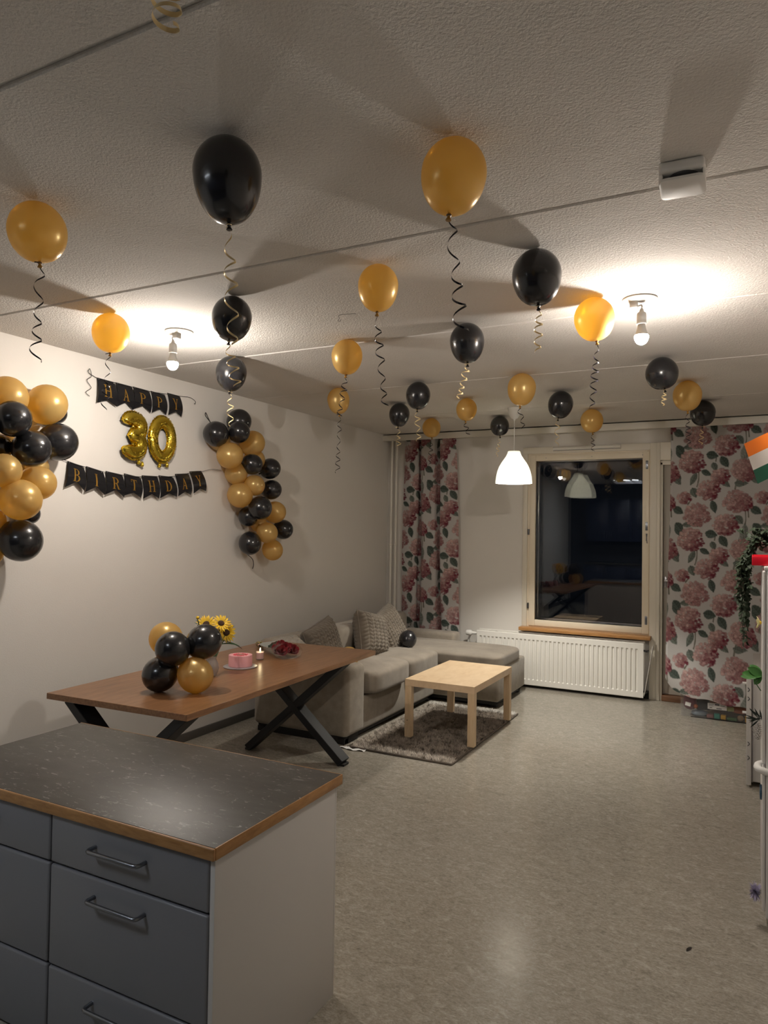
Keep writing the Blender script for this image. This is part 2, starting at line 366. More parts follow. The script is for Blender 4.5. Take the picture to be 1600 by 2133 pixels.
# ================================================================= STRUCTURE
struct('floor', bx(XL-0.1, XR+0.1, YN-0.1, YF+0.1, -0.08, 0), 'floor')
struct('wall_left', bx(XL-0.12, XL, YN-0.1, YF+0.15, 0, H+0.06), 'wall')
struct('wall_right', bx(XR, XR+0.12, YN-0.1, YF+0.15, 0, H+0.06), 'wall')
M['darkwall'] = plain('dim_kitchen_wall', (0.055, 0.062, 0.080), 0.6)  # dark colour stands in for the dim kitchen mirrored in the window
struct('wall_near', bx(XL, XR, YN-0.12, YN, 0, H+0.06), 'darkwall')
# far wall with the openings of the window and of the balcony door
WX0, WX1, WZ0, WZ1 = -2.05, -0.845, 0.59, 2.35
DX0, DX1, DZ1 = -0.765, 0.13, 2.20
mb = MB(); T = 0.20
mb.box(XL, WX0, YF, YF+T, 0, H+0.06); mb.box(WX0, WX1, YF, YF+T, 0, WZ0); mb.box(WX0, DX1, YF, YF+T, WZ1, H+0.06)
mb.box(WX1, DX0, YF, YF+T, 0, WZ1); mb.box(DX0, DX1, YF, YF+T, DZ1, WZ1); mb.box(DX1, XR, YF, YF+T, 0, H+0.06)
struct('wall_far', mb, 'wall', smooth=False)
ceil = struct('ceiling', bx(XL-0.1, XR+0.1, YN-0.1, YF+0.15, H+0.012, H+0.08), 'ceiling')
seams = [YN-0.05, -1.335, -0.135, 1.065, 2.265, 3.462, 4.655, 5.915, YF+0.1]
for a, b in zip(seams[:-1], seams[1:]):
    struct('ceiling_panel', bx(XL, XR, a+0.007, b-0.007, H, H+0.014, bev=0.004, seg=1), 'ceiling', ceil, smooth=False)
struct('baseboard_left', bx(XL, XL+0.014, YN, YF, 0, 0.062, bev=0.003), 'skirting')
struct('baseboard_far', bx(XL, -0.80, YF-0.016, YF, 0, 0.075, bev=0.003), 'blacktrim')
# curtain board along the far wall
tr = struct('trim_1', bx(XL+0.004, XR, 6.99, 7.012, 2.522, 2.584, bev=0.002), 'trim')
struct('rail_channel', bx(XL+0.004, XR, 7.012, YF, 2.572, 2.588), 'trim', tr)
struct('end_cap', bx(XL+0.001, XL+0.004, 6.988, YF, 2.52, 2.586), 'trim', tr)

# window
win = thing('window_1', None, None, (-1.45, YF, WZ0)); tag(win, kind='structure')
def ring(x0, x1, z0, z1, wx, wzb, wzt, y0, y1, bev=0.004):
    mb = MB(); mb.box(x0, x0+wx, y0, y1, z0, z1, bev); mb.box(x1-wx, x1, y0, y1, z0, z1, bev)
    mb.box(x0+wx-0.002, x1-wx+0.002, y0, y1, z0, z0+wzb, bev); mb.box(x0+wx-0.002, x1-wx+0.002, y0, y1, z1-wzt, z1, bev); return mb
mb = MB(); mb.box(-2.085, -2.035, 7.105, YF+0.001, 0.59, 2.40, 0.004); mb.box(-0.86, -0.80, 7.095, YF+0.001, 0.0, 2.40, 0.004); mb.box(-2.085, -0.80, 7.10, YF+0.001, 2.335, 2.40, 0.004)
obj('casing', mb, 'casing', win)
obj('outer_frame', ring(-2.048, -0.847, 0.59, 2.345, 0.045, 0.03, 0.03, 7.118, 7.30), 'winframe', win)
sash = obj('sash', ring(-2.015, -0.868, 0.602, 2.322, 0.062, 0.062, 0.062, 7.108, 7.150, 0.006), 'winframe', win)
obj('outer_sash', ring(-2.005, -0.875, 0.615, 2.312, 0.052, 0.058, 0.052, 7.245, 7.29, 0.004), 'chrome', win)
obj('pane', bx(-1.958, -0.925, 7.128, 7.132, 0.655, 2.268), 'glass', win, smooth=False)
obj('pane', bx(-1.958, -0.925, 7.262, 7.266, 0.665, 2.268), 'glass', win, smooth=False)
for z in (2.20, 1.62, 0.735):
    obj('lock_plate', bx(-0.902, -0.880, 7.1055, 7.110, z-0.045, z+0.035, 0.002), 'darksteel', win)
mb = MB(); mb.tube([(-0.893, 7.103, 1.545), (-0.888, 7.098, 1.50), (-0.893, 7.098, 1.48)], 0.004, 6); mb.tube([(-0.885, 7.103, 1.545), (-0.890, 7.098, 1.50), (-0.884, 7.098, 1.455)], 0.004, 6)
obj('window_latch', mb, 'darksteel', win)
for z in (1.545, 0.80):
    obj('hinge', MB().lathe([(0.008, z-0.028), (0.010, z-0.026), (0.010, z+0.026), (0.008, z+0.028)], 10, origin=(-2.021, 7.105, 0)), 'darksteel', win)
for z in (2.19, 1.545, 0.80):
    obj('hinge', bx(-1.962, -1.951, 7.146, 7.154, z-0.02, z+0.02, 0.002), 'darksteel', win)
obj('trickle_vent', MB().tube([(-1.775, 7.098, 2.373), (-1.125, 7.098, 2.379)], 0.022, 12), 'trim', win)
obj('vent_slot', bx(-1.77, -1.13, 7.074, 7.080, 2.356, 2.361, 0.001), 'greyink_and_shade', win)
obj('window_sill', bx(-2.092, -0.84, 7.02, YF+0.02, 0.556, 0.592, 0.006), 'sill', win)
for x in (-1.85, -1.40, -0.93):
    obj('screw_head', MB().lathe([(0.004, 0), (0.003, 0.002)], 8, Matrix.Rotation(PI/2, 4, 'X'), origin=(x, 7.1085, 2.29)), 'darksteel', sash)

# balcony door, almost hidden behind the curtain
door = thing('door_1', None, None, (-0.3, YF, 0)); tag(door, kind='structure')
mb = MB(); mb.box(-0.800, -0.770, 7.085, YF+0.001, 0.0, 2.40, 0.004); mb.box(-0.775, -0.748, 7.105, YF+0.12, 0.0, 2.215, 0.004); mb.box(-0.775, DX1, 7.105, YF+0.12, 2.19, 2.23, 0.004); mb.box(DX1-0.04, DX1, 7.105, YF+0.12, 0, 2.2, 0.004)
obj('frame', mb, 'casing', door)
obj('head_casing', bx(-0.775, DX1+0.05, 7.09, 7.128, 2.232, 2.40, 0.004), 'casing', door)
mb = MB(); mb.box(-0.745, 0.09, 7.155, 7.20, 0.055, 2.19, 0.004)
lf = obj('door_leaf', mb, 'doorpaint', door)
obj('kick_panel', bx(-0.64, -0.02, 7.148, 7.156, 0.16, 0.95, 0.004), 'doorpaint', lf)
mb = MB(); mb.box(-0.738, -0.714, 7.147, 7.156, 1.045, 1.145, 0.003); mb.tube([(-0.726, 7.15, 1.11), (-0.726, 7.10, 1.11), (-0.70, 7.095, 1.11), (-0.64, 7.095, 1.108)], 0.008, 8)
obj('handle', mb, 'chrome', lf)
obj('threshold', bx(-0.75, DX1, 7.085, 7.20, 0.0, 0.052, 0.006), 'threshold', door)

# heating pipes in the corner
for x, lab in ((-3.575, 'white vertical heating pipe nearest the left wall corner'), (-3.515, 'white vertical heating pipe beside the floral curtain edge')):
    t = thing('heating_pipe', lab, 'pipe', (x, 7.085, 0), 'heating pipes in the room corner')
    obj('tube', MB().tube([(x, 7.085, 0.0), (x, 7.085, 1.2), (x, 7.085, 2.571)], 0.0145, 14), 'trim', t)
    obj('clamp', MB().lathe([(0.0145, 1.368), (0.019, 1.371), (0.019, 1.389), (0.0145, 1.392)], 14, origin=(x, 7.085, 0)), 'trim', t)
    obj('wall_bracket', bx(x-0.005, x+0.005, 7.095, YF, 1.374, 1.386), 'trim', t)

# ================================================================= RADIATOR
rad = thing('radiator', 'long white ribbed panel radiator under the window with a side cover hanging loose', 'radiator', (-1.7, 7.03, 0))
X0, X1, Z0, Z1, Y0 = -2.518, -0.895, 0.028, 0.528, 6.985
nf = 37; pitch = (X1-X0-0.06)/nf
xs = [X0]; dp = [0]
for i in range(nf):
    a = X0+0.03+i*pitch
    for t, d in ((0.0, 0), (0.12, 1), (0.40, 1), (0.52, 0)): xs.append(a+t*pitch); dp.append(d)
xs.append(X1); dp.append(0)
zs = [Z0, Z0+0.005, Z0+0.052, Z0+0.060, Z1-0.058, Z1-0.050, Z1-0.004, Z1]; zd = [0, 0, 0, 1, 1, 0, 0, 0]
P = [(x, Y0 + 0.011*d*e + (0.004 if j in (0, len(zs)-1) else 0), z) for j, (z, e) in enumerate(zip(zs, zd)) for x, d in zip(xs, dp)]
obj('front_panel', MB().grid(P, len(xs)-1, len(zs)-1), 'rad', rad, angle=0.3)
obj('rear_panel', bx(X0, X1, 7.065, 7.08, Z0, Z1-0.01, 0.004), 'rad', rad)
mb = MB()
for i in range(74): x = X0+0.02+i*(X1-X0-0.04)/73; mb.box(x-0.002, x+0.002, 6.995, 7.066, Z0+0.03, Z1-0.035)
obj('convector_fins', mb, 'rad', rad, smooth=False, kind='stuff')
mb = MB(); mb.box(X0, X1, 6.987, 6.998, Z1-0.004, Z1+0.003, 0.001); mb.box(X0, X1, 7.062, 7.075, Z1-0.008, Z1+0.012, 0.001)
for i in range(130): x = X0+0.006+i*(X1-X0-0.012)/129; mb.box(x-0.0022, x+0.0022, 6.995, 7.065, Z1-0.006, Z1+0.001)
obj('top_grille', mb, 'rad', rad, smooth=False, kind='stuff')
obj('side_cover', bx(X0-0.002, X0+0.002, Y0, 7.075, Z0, Z1, 0.001), 'rad', rad)
rm = Matrix.Translation((X1+0.008, 7.03, Z0+0.03)) @ Matrix.Rotation(math.radians(9), 4, 'Y')
obj('side_cover', bx(-0.002, 0.002, -0.045, 0.045, 0, 0.46, 0.001, mat=rm), 'rad', rad, label='side cover plate leaning outward')
obj('wall_plate', bx(-0.86, -0.82, 7.11, YF-0.004, 0.06, 0.545, 0.002), 'trim', rad)
for z in (0.46, 0.08): obj('connection_pipe', MB().tube([(X1-0.02, 7.04, z), (X1+0.02, 7.05, z-0.01), (X1+0.025, YF-0.006, z-0.015)], 0.009, 8), 'dark', rad)
vm = Matrix.Translation((-2.600, 7.03, 0.49)) @ Matrix.Rotation(PI/2, 4, 'Y')
obj('valve', MB().lathe([(0.012, -0.05), (0.026, -0.045), (0.030, -0.02), (0.030, 0.0), (0.022, 0.012), (0.016, 0.016), (0.012, 0.085)], 18, vm), 'white', rad)
mb = MB(); mb.tube([(-2.600, 7.04, 0.48), (-2.625, 7.05, 0.44), (-2.640, 7.06, 0.38), (-2.640, 7.06, 0.05)], 0.010, 10); mb.tube([(-2.585, 7.05, 0.30), (-2.585, 7.06, 0.05)], 0.009, 10)
obj('supply_pipe', mb, 'white', rad)
for x in (-2.2, -1.2): obj('wall_bracket', bx(x-0.012, x+0.012, 7.08, YF-0.004, 0.10, 0.50), 'rad', rad)

# ================================================================= CURTAINS
def paint_tile():
    K = 300.0                                   # pixels per metre
    TW, TH = 0.64, 0.71; nx, ny = int(TW*K), int(TH*K)
    img = np.ones((ny, nx, 3))*np.array([0.56, 0.545, 0.53])
    yy, xx = np.mgrid[0:ny, 0:nx].astype(float)
    R = np.random.default_rng(3)
    sx = TW/360.0; sy = TH/393.0                # layout in 360 x 393 units
    def wrapped(cx, cy):
        dx = (xx - cx*sx*K + nx/2) % nx - nx/2; dy = (yy - cy*sy*K + ny/2) % ny - ny/2; return dx, dy
    def blend(mask, c):
        a = np.clip(mask, 0, 1)[..., None]; img[:] = img*(1-a) + np.array(c)*a
    def leaf(cx, cy, L, wd, ang, c):
        dx, dy = wrapped(cx, cy); ca, sa = math.cos(ang), math.sin(ang); L *= sx*K; wd *= sx*K
        u = (dx*ca + dy*sa)/L; v = (-dx*sa + dy*ca)/wd
        prof = np.clip(1-u*u, 0, 1)**0.9*(1-0.25*u)
        m = np.clip((prof-np.abs(v))*8, 0, 1)*(np.abs(u) < 1)
        col = np.array(c); vein = np.abs(v) < 0.07
        shade = 0.85+0.25*(v > 0)+0.12*np.sin(u*16+np.abs(v)*4)
        a = m[..., None]; img[:] = img*(1-a) + (col*shade[..., None])*a
        blend(m*vein*0.8, [x*0.5 for x in c])
        rim = np.clip(1-np.abs(prof-np.abs(v))*14, 0, 1)*(np.abs(u) < 1); blend(rim*0.55, [x*0.45 for x in c])
    def stem(pts, wd=2.2, c=(0.16, 0.15, 0.12)):
        for p in catmull([(x, y, 0) for x, y in pts], 14):
            dx, dy = wrapped(p.x, p.y); blend(np.clip(wd-np.hypot(dx, dy), 0, 1)*0.8, c)
    def flower(cx, cy, r, dark=1.0, ang=0.6, pale=0.0):
        n = int(r*r/14); ca, sa = math.cos(ang), math.sin(ang)
        for k in range(n):
            a = R.uniform(0, 2*PI); q = math.sqrt(R.uniform(0, 1)); px = cx+r*q*math.cos(a)*(1+0.08*math.sin(5*a)); py = cy+0.92*r*q*math.sin(a)
            t = (px-cx)/r*ca + (py-cy)/r*sa     # toward lower right: darker
            t = np.clip(0.47+0.55*t*dark+R.normal(0, 0.20), 0, 1)*(1-pale)
            lo, hi = np.array([0.57, 0.385, 0.36]), np.array([0.165, 0.022, 0.042])
            c = lo*(1-t)+hi*t; c = c*R.uniform(0.85, 1.15)
            dx, dy = wrapped(px, py); rr = R.uniform(5.0, 8.5)*sx*K; d = np.hypot(dx, dy*1.15)
            blend(np.clip(rr-d, 0, 1)*0.9, c); blend(np.clip(1.1-np.abs(d-rr), 0, 1)*0.35, c*0.5)
    DG, GG, PG = (0.085, 0.108, 0.094), (0.150, 0.172, 0.150), (0.245, 0.26, 0.235)
    O = (140, 480)
    q = lambda x, y: (x-O[0], y-O[1])
    stem([q(290, 590), q(291, 630), q(283, 670)]); stem([q(500, 620), q(470, 640), q(460, 688)]); stem([q(290, 870), q(300, 850)]); stem([q(148, 790), q(150, 840), q(142, 870)]); stem([q(375, 520), q(372, 545)]); stem([q(520, 400+393), q(522, 430+393)]); stem([q(250, 745), q(240, 760)])
    for a in [(265, 632, 36, 15, 2.0, GG), (327, 602, 27, 15, 0.5, DG), (415, 655, 30, 16, 0.7, GG), (364, 772, 34, 17, 1.3, DG), (270, 700, 28, 20, 1.2, GG), (490, 655, 30, 15, 0.1, GG), (551, 627, 24, 17, 1.2, DG), (480, 836, 28, 20, 0.9, GG), (248, 860, 34, 14, -0.15, GG), (195, 790, 30, 20, 0.6, DG), (199, 507, 30, 14, 0.9, DG), (355, 515, 30, 22, 0.2, DG), (412, 550, 34, 20, 1.0, DG), (366, 572, 24, 15, 1.2, GG), (140, 520, 42, 17, 1.5, PG), (508, 500, 40, 14, 1.5, PG), (562, 875, 30, 20, 0.9, DG), (190, 640, 26, 16, 0.9, GG), (120, 660, 24, 16, 0.3, GG)]:
        leaf(a[0]-O[0], a[1]-O[1], *a[2:])
    flower(*q(393, 620), 42); flower(*q(340, 690), 54, 1.1); flower(*q(285, 812), 62, 0.6, pale=0.25); flower(*q(135, 755), 44, 1.0); flower(*q(222, 727), 32, 0.8); flower(*q(497, 587), 52, 0.9); flower(*q(466, 745), 58, 0.55, pale=0.1); flower(*q(420, 862), 57, 1.0); flower(*q(145, 602), 50, 0.9); flower(*q(258, 545), 62, 1.0)
    return np.clip(img, 0, 1), TW, TH
TILE, TW, TH = paint_tile()
def curtain(name, parent, path, z_top, z_bot_fn, u0, push=None, step=0.0042, hem=None):
    # path: list of (x, y) in plan; arc length gives the print's u coordinate
    P = [Vector((x, y, 0)) for x, y in path]; L = [0.0]
    for a, b in zip(P[:-1], P[1:]): L.append(L[-1]+(b-a).length)
    n = int(L[-1]/step); us = np.linspace(0, L[-1], n+1)
    X = np.interp(us, L, [p.x for p in P]); Y = np.interp(us, L, [p.y for p in P])
    m = int(z_top/step); tv = np.linspace(0, 1, m+1)
    zb = np.array([z_bot_fn(x, u/L[-1]) for x, u in zip(X, us)])
    ZZ = z_top - tv[:, None]*(z_top - zb[None, :]); XX = np.repeat(X[None, :], m+1, 0).copy(); YY = np.repeat(Y[None, :], m+1, 0).copy()
    if push: XX, YY = push(XX, YY, ZZ, us[None, :]/L[-1])
    V = np.stack([XX, YY, ZZ], -1).reshape(-1, 3)
    Lr = root_of(parent).location; V = V - np.array([Lr.x, Lr.y, Lr.z])
    idx = np.arange((m+1)*(n+1)).reshape(m+1, n+1)
    F = np.stack([idx[:-1, :-1], idx[:-1, 1:], idx[1:, 1:], idx[1:, :-1]], -1).reshape(-1, 4)
    me = bpy.data.meshes.new(name); me.vertices.add(len(V)); me.vertices.foreach_set('co', V.ravel())
    me.loops.add(F.size); me.loops.foreach_set('vertex_index', F.ravel()); me.polygons.add(len(F)); me.polygons.foreach_set('loop_start', np.arange(0, F.size, 4)); me.polygons.foreach_set('use_smooth', np.ones(len(F), dtype=bool))
    me.update(); me.validate()
    ny, nx, _ = TILE.shape
    iu = ((us[None, :]+u0[0])/TW*nx % nx).astype(int).repeat(m+1, 0); iv = ((z_top-ZZ+u0[1])/TH*ny % ny).astype(int)
    c = TILE[iv, iu].reshape(-1, 3); ca = me.color_attributes.new('Col', 'FLOAT_COLOR', 'POINT')
    ca.data.foreach_set('color', np.concatenate([c, np.ones((len(c), 1))], 1).ravel())
    me.materials.append(M['curtain'])
    o = bpy.data.objects.new(name, me); COL.objects.link(o); o.parent = parent; return o
cl = thing('curtain', 'gathered pink hydrangea curtain with deep folds hanging behind the corner sofa', 'curtain', (-3.1, 7.06, 0))
path = [(p.x, p.y) for p in catmull([(-3.412, 7.075, 0), (-3.35, 7.050, 0), (-3.275, 7.052, 0), (-3.245, 7.075, 0), (-3.248, 7.118, 0), (-3.215, 7.122, 0), (-3.205, 7.070, 0), (-3.185, 7.032, 0), (-3.12, 7.030, 0), (-3.05, 7.045, 0), (-3.035, 7.08, 0), (-3.03, 7.118, 0), (-3.002, 7.12, 0), (-2.995, 7.075, 0), (-2.975, 7.038, 0), (-2.90, 7.034, 0), (-2.83, 7.05, 0), (-2.80, 7.072, 0)], 14)]
def push_l(XX, YY, ZZ, s):
    k = np.clip((2.54-ZZ)/2.2, 0, 1); XX = XX + k*(-0.020+0.085*s) + 0.006*np.sin(ZZ*3+s*9); YY = YY + 0.004*np.sin(ZZ*4+s*25); return XX, YY
curtain('cloth', cl, path, 2.56, lambda x, s: 0.30 + 0.02*math.sin(s*9), (0.29, 0.20), push_l)
mb = MB()
for i in range(8): mb.box(-3.38+i*0.08, -3.37+i*0.08, 7.055, 7.065, 2.555, 2.572)
obj('curtain_hooks', mb, 'white', cl, kind='stuff', smooth=False)
cr = thing('curtain', 'wide flat pink hydrangea curtain hanging over the balcony door and clear box', 'curtain', (0, 7.0, 0))
npt = 60; path = []
for i in range(npt+1):
    s = i/npt; path.append((-0.690+s*1.30, 7.055 + 0.010*math.sin(s*17) + 0.014*math.sin(s*7.5+1)))
path[0] = (path[0][0]+0.003, path[0][1]+0.012)
def push_r(XX, YY, ZZ, s):
    k = np.clip((1.15-ZZ)/0.95, 0, 1); k = k*k*(3-2*k)
    YY = YY - k*0.50 + 0.012*np.sin(s*21+ZZ*1.2)*np.clip((2.5-ZZ)/1.5, 0, 1); XX = XX + k*0.040*(1-s) - 0.010*np.sin(ZZ*2.2)*(1-s)
    XX = XX - 0.01*np.clip((2.5-ZZ)/2.0, 0, 1)*(1-s)
    return XX, YY
def zb_r(x, s):
    a = max(0.0, 1-s/0.075); return 0.205 - 0.075*min(1, s/0.5) + 0.30*a*a*0.35 + 0.010*math.sin(s*30)
curtain('cloth', cr, path, 2.565, zb_r, (0.025, 0.47), push_r)
mb = MB()
for i in range(16): mb.box(-0.66+i*0.08, -0.65+i*0.08, 7.05, 7.06, 2.56, 2.572)
obj('curtain_hooks', mb, 'white', cr, kind='stuff', smooth=False)

# ================================================================= KITCHEN ISLAND
IX1, IX0, IXM = -1.240, -2.498, -1.869; IY0, IY1 = 1.470, 2.085; ZT = 0.727; ZB = ZT-0.031
def cabinet(x0, x1, lab, end_panel):
    t = thing('drawer_cabinet', lab, 'cabinet', ((x0+x1)/2, (IY0+IY1)/2, 0), 'drawer cabinets of the kitchen island')
    xe = x1 - (0.016 if end_panel else 0.001)
    obj('carcass', bx(x0+0.001, xe, IY0+0.022, IY1, 0.0, ZB-0.001, 0.001), 'whitelam', t, smooth=False)
    if end_panel:
        obj('end_panel', bx(x1-0.016, x1, IY0+0.002, IY1-0.012, 0.0, ZB-0.001, 0.0015), 'whitelam', t)
        obj('back_edge', bx(x1-0.018, x1-0.001, IY1-0.011, IY1, 0.0, ZB-0.001, 0.0015), 'whitelam', t)
    for z0, z1 in ((0.548, 0.690), (0.248, 0.542), (0.012, 0.242)):
        d = obj('drawer', bx(x0+0.003, xe-0.002, IY0-0.002, IY0+0.020, z0, z1, 0.007, 3), 'drawer', t)
        xc = (x0+x1)/2 - 0.024; zc = z1-0.052 if z1 < 0.6 else z1-0.058
        pts = [(xc-0.098, IY0+0.0, zc), (xc-0.098, IY0-0.026, zc), (xc-0.094, IY0-0.033, zc), (xc-0.086, IY0-0.036, zc), (xc+0.086, IY0-0.036, zc), (xc+0.094, IY0-0.033, zc), (xc+0.098, IY0-0.026, zc), (xc+0.098, IY0+0.0, zc)]
        obj('handle', MB().tube(pts, 0.0060, 10), 'darksteel', d)
    return t
cabinet(IXM, IX1, 'grey drawer cabinet with white end panel beside open floor', True)
cabinet(IX0, IXM, 'grey drawer cabinet without end panel, cut by the picture edge', False)
wt = thing('worktop', 'dark grey flecked worktop with golden wood edging on the kitchen island', 'worktop', (-1.87, 1.77, ZB))
WXa, WXb, WYa, WYb = IX0-0.005, -1.229, 1.452, 2.102
obj('laminate_top', bx(WXa+0.004, WXb-0.005, WYa+0.009, WYb-0.004, ZB, ZT, 0.0008), 'worktop', wt)
obj('edge_strip', bx(WXa, WXb, WYa-0.0005, WYa+0.0086, ZB-0.001, ZT+0.0004, 0.0035, 3), 'edgewood', wt)
obj('edge_strip', bx(WXb-0.0046, WXb, WYa+0.009, WYb, ZB-0.001, ZT+0.0003, 0.0012), 'edgewood', wt)
obj('edge_strip', bx(WXa, WXb-0.005, WYb-0.0036, WYb, ZB-0.001, ZT+0.0003, 0.001), 'edgewood', wt)

# ================================================================= DINING TABLE
TA = math.radians(2.2); TC = Vector((-2.735, 3.415, 0)); TZ = 0.710
TM = Matrix.Translation(TC) @ Matrix.Rotation(TA, 4, 'Z')
dt = thing('dining_table', 'long brown wooden dining table with black crossed metal legs', 'table', TC)
obj('tabletop', MB().box(-0.447, 0.447, -0.972, 0.972, TZ-0.030, TZ, 0.0015, 1, mat=TM), 'oak', dt)
for yc in (-0.865, 0.665):
    for sgn in (1, -1):
        z0, z1 = 0.018, TZ-0.036; xh = 0.372; d = Vector((2*xh*sgn, 0, z1-z0)); ln = d.length; dn = d.normalized()
        lm = TM @ Matrix.Translation((0, yc + 0.0, (z0+z1)/2)) @ frame_mat((0, 0, 0), dn, (0, 1, 0))
        wy = 0.050 if sgn > 0 else 0.0505
        mb = MB().box(-ln/2, ln/2, -wy, wy, -0.024*1.0 - (0.0003 if sgn < 0 else 0), 0.024, 0.003, 1, mat=lm)
        lg = obj('leg', mb, 'black', dt)
        obj('foot', MB().box(-0.022, 0.022, yc-0.035, yc+0.035, 0.0, 0.016, 0.003, 1, mat=TM @ Matrix.Translation((-xh*sgn, 0, 0))), 'blacktrim', lg)
    obj('mounting_plate', MB().box(-0.41, 0.41, yc-0.045, yc+0.045, TZ-0.036, TZ-0.030, mat=TM), 'black', dt)

# ---- things on the dining table
def balloon_ball(name, c, r, col, parent, knot_dir=(0, 0, -1)):
    c = Vector(c); kd = Vector(knot_dir).normalized()
    prof = []
    for i in range(15):
        a = PI*i/14; rr = r*math.sin(a); z = r*math.cos(a)*1.02
        if z < 0: z *= 1.08
        prof.append((max(rr, 0.0006), z))
    o = obj(name, MB().lathe(prof, 26, align_z(c, -kd)), col, parent)
    kb = MB().lathe([(0.004, 0.004), (0.006, 0.0), (0.0035, -0.006), (0.0075, -0.016), (0.0065, -0.018)], 10, align_z(c+kd*r*1.09, -kd))
    obj('knot', kb, 'k' if col == 'k' else 'gknot', o)
    return o
cp = thing('balloon_centrepiece', 'cluster of three black and two gold balloons on the dining table', 'balloon cluster', (-2.61, 2.78, TZ))
for col, c, r in [('k', (-2.683, 2.729, 0.799), 0.0885), ('g', (-2.513, 2.803, 0.799), 0.0885), ('g', (-2.770, 2.855, 0.957), 0.0875), ('k', (-2.597, 2.725, 0.937), 0.087), ('k', (-2.515, 2.865, 0.962), 0.089)]:
    cen = Vector((-2.615, 2.80, 0.88)); balloon_ball('black_balloon' if col == 'k' else 'gold_balloon', c, r, col, cp, cen-Vector(c))

va = thing('vase', 'small round smoky glass vase behind the table balloons', 'vase', (-2.722, 3.164, TZ))
obj('bowl', MB().lathe([(0.020, 0.0), (0.030, 0.004), (0.040, 0.025), (0.043, 0.045), (0.040, 0.068), (0.030, 0.088), (0.026, 0.100), (0.029, 0.112), (0.027, 0.112), (0.024, 0.100), (0.038, 0.066), (0.041, 0.045), (0.036, 0.02), (0.0, 0.006)], 28, origin=(-2.722, 3.164, TZ), cap1=False), 'vase', va)
fl = thing('sunflower_bunch', 'bunch of yellow sunflowers with green leaves standing in the smoky vase', 'flowers', (-2.722, 3.164, TZ+0.01))
def leaf_blade(mb, base, d, up, L, W, curl=0.2, n=6):
    d = Vector(d).normalized(); up = Vector(up); side = d.cross(up).normalized(); up = side.cross(d)
    rows = []
    for i in range(n+1):
        t = i/n; wv = W*math.sin(PI*min(1, t*0.93+0.05))**0.8*(1 if t < 1 else 0.02); c = Vector(base)+d*L*t + up*(-curl*L*t*t)
        rows += [c - side*wv/2 + up*wv*0.12, c, c + side*wv/2 + up*wv*0.12]
    mb.add(rows, [(j*3+i, j*3+i+1, (j+1)*3+i+1, (j+1)*3+i) for j in range(n) for i in range(2)])
def sunflower(parent, c, nrm, r):
    m4 = align_z(c, nrm); pm = MB(); rr = random.Random(int(c[1]*1000))
    for lay in range(2):
        for k in range(16):
            a = 2*PI*(k+0.5*lay)/16 + rr.uniform(-0.08, 0.08); L = r*(1.0-0.15*lay)*rr.uniform(0.86, 1.08)
            d = Vector((math.cos(a), math.sin(a), 0.25+0.25*lay)); b = Vector((math.cos(a)*r*0.28, math.sin(a)*r*0.28, 0.002))
            leaf_blade(pm, m4 @ b, m4.to_3x3() @ d, m4.to_3x3() @ Vector((0, 0, 1)), L*0.80, r*0.17, 0.25, 4)
    f = obj('flower_head', pm, 'petal', parent)
    obj('seed_disc', MB().lathe([(r*0.33, 0.0), (r*0.34, 0.004), (r*0.27, 0.010), (r*0.1, 0.013), (0.0005, 0.0125)], 18, m4), 'seed', f)
    return f
heads = [((-2.74, 3.135, 1.003), (0.45, -0.75, 0.6)), ((-2.71, 3.225, 1.000), (0.6, -0.45, 0.65)), ((-2.695, 3.255, 0.945), (0.72, -0.65, 0.1))]
for c, n in heads: sunflower(fl, c, n, 0.056)
mb = MB()
for c, n in heads + [((-2.75, 3.075, 1.04), 0), ((-2.72, 3.335, 0.965), 0)]: mb.tube(catmull([(-2.722, 3.164, 0.73), ((-2.722+c[0])/2, (3.164*1.2+c[1]*0.8)/2, 0.86), (c[0], c[1], c[2]-0.004)], 6), 0.0032, 6)
obj('stems', mb, 'stemgreen', fl, kind='stuff')
for b, d, L, W in [((-2.715, 3.23, 0.90), (0.35, 0.75, -0.15), 0.15, 0.05), ((-2.71, 3.22, 0.88), (0.5, 0.3, 0.1), 0.11, 0.045), ((-2.735, 3.11, 0.93), (0.2, -0.5, 0.4), 0.08, 0.035)]:
    mb = MB(); leaf_blade(mb, b, d, (0, 0, 1), L, W, 0.25); obj('leaf', mb, 'leafdark', fl)
for c in [(-2.75, 3.075, 1.04), (-2.72, 3.335, 0.965)]:
    mb = MB()
    for k in range(7):
        a = k*2.4; leaf_blade(mb, (c[0], c[1], c[2]-0.008*k), (math.cos(a), math.sin(a), 0.6), (0, 0, 1), 0.026, 0.010, 0.2, 3)
    sp = obj('sprig', mb, 'leafdark', fl); obj('bud', MB().sphere((c[0], c[1], c[2]+0.006), 0.009, 10, 8), 'petal', sp)

cb = thing('cake_board', 'round silver cake board under the pink cake', 'cake board', (-2.750, 3.46, TZ))
obj('disc', MB().lathe([(0.100, 0.0), (0.102, 0.002), (0.102, 0.005), (0.100, 0.006)], 40, origin=(-2.752, 3.46, TZ)), 'board', cb)
ck = thing('cake', 'small round pink frosted birthday cake with red crumbs on top', 'cake', (-2.752, 3.46, TZ+0.006))
obj('frosting', MB().lathe([(0.069, 0), (0.071, 0.002), (0.0705, 0.064), (0.0695, 0.067), (0.066, 0.0675), (0.0, 0.066)], 40, origin=(-2.752, 3.46, TZ+0.006)), 'pink', ck)
mb = MB()
for k in range(150):
    a = rng.uniform(0, 2*PI); q = 0.034 + rng.normal(0, 0.007); mb.sphere((-2.752+q*math.cos(a), 3.46+q*math.sin(a), TZ+0.0735), rng.uniform(0.0015, 0.0032), 5, 4)
obj('crumb_ring', mb, 'pinkred', ck, kind='stuff')
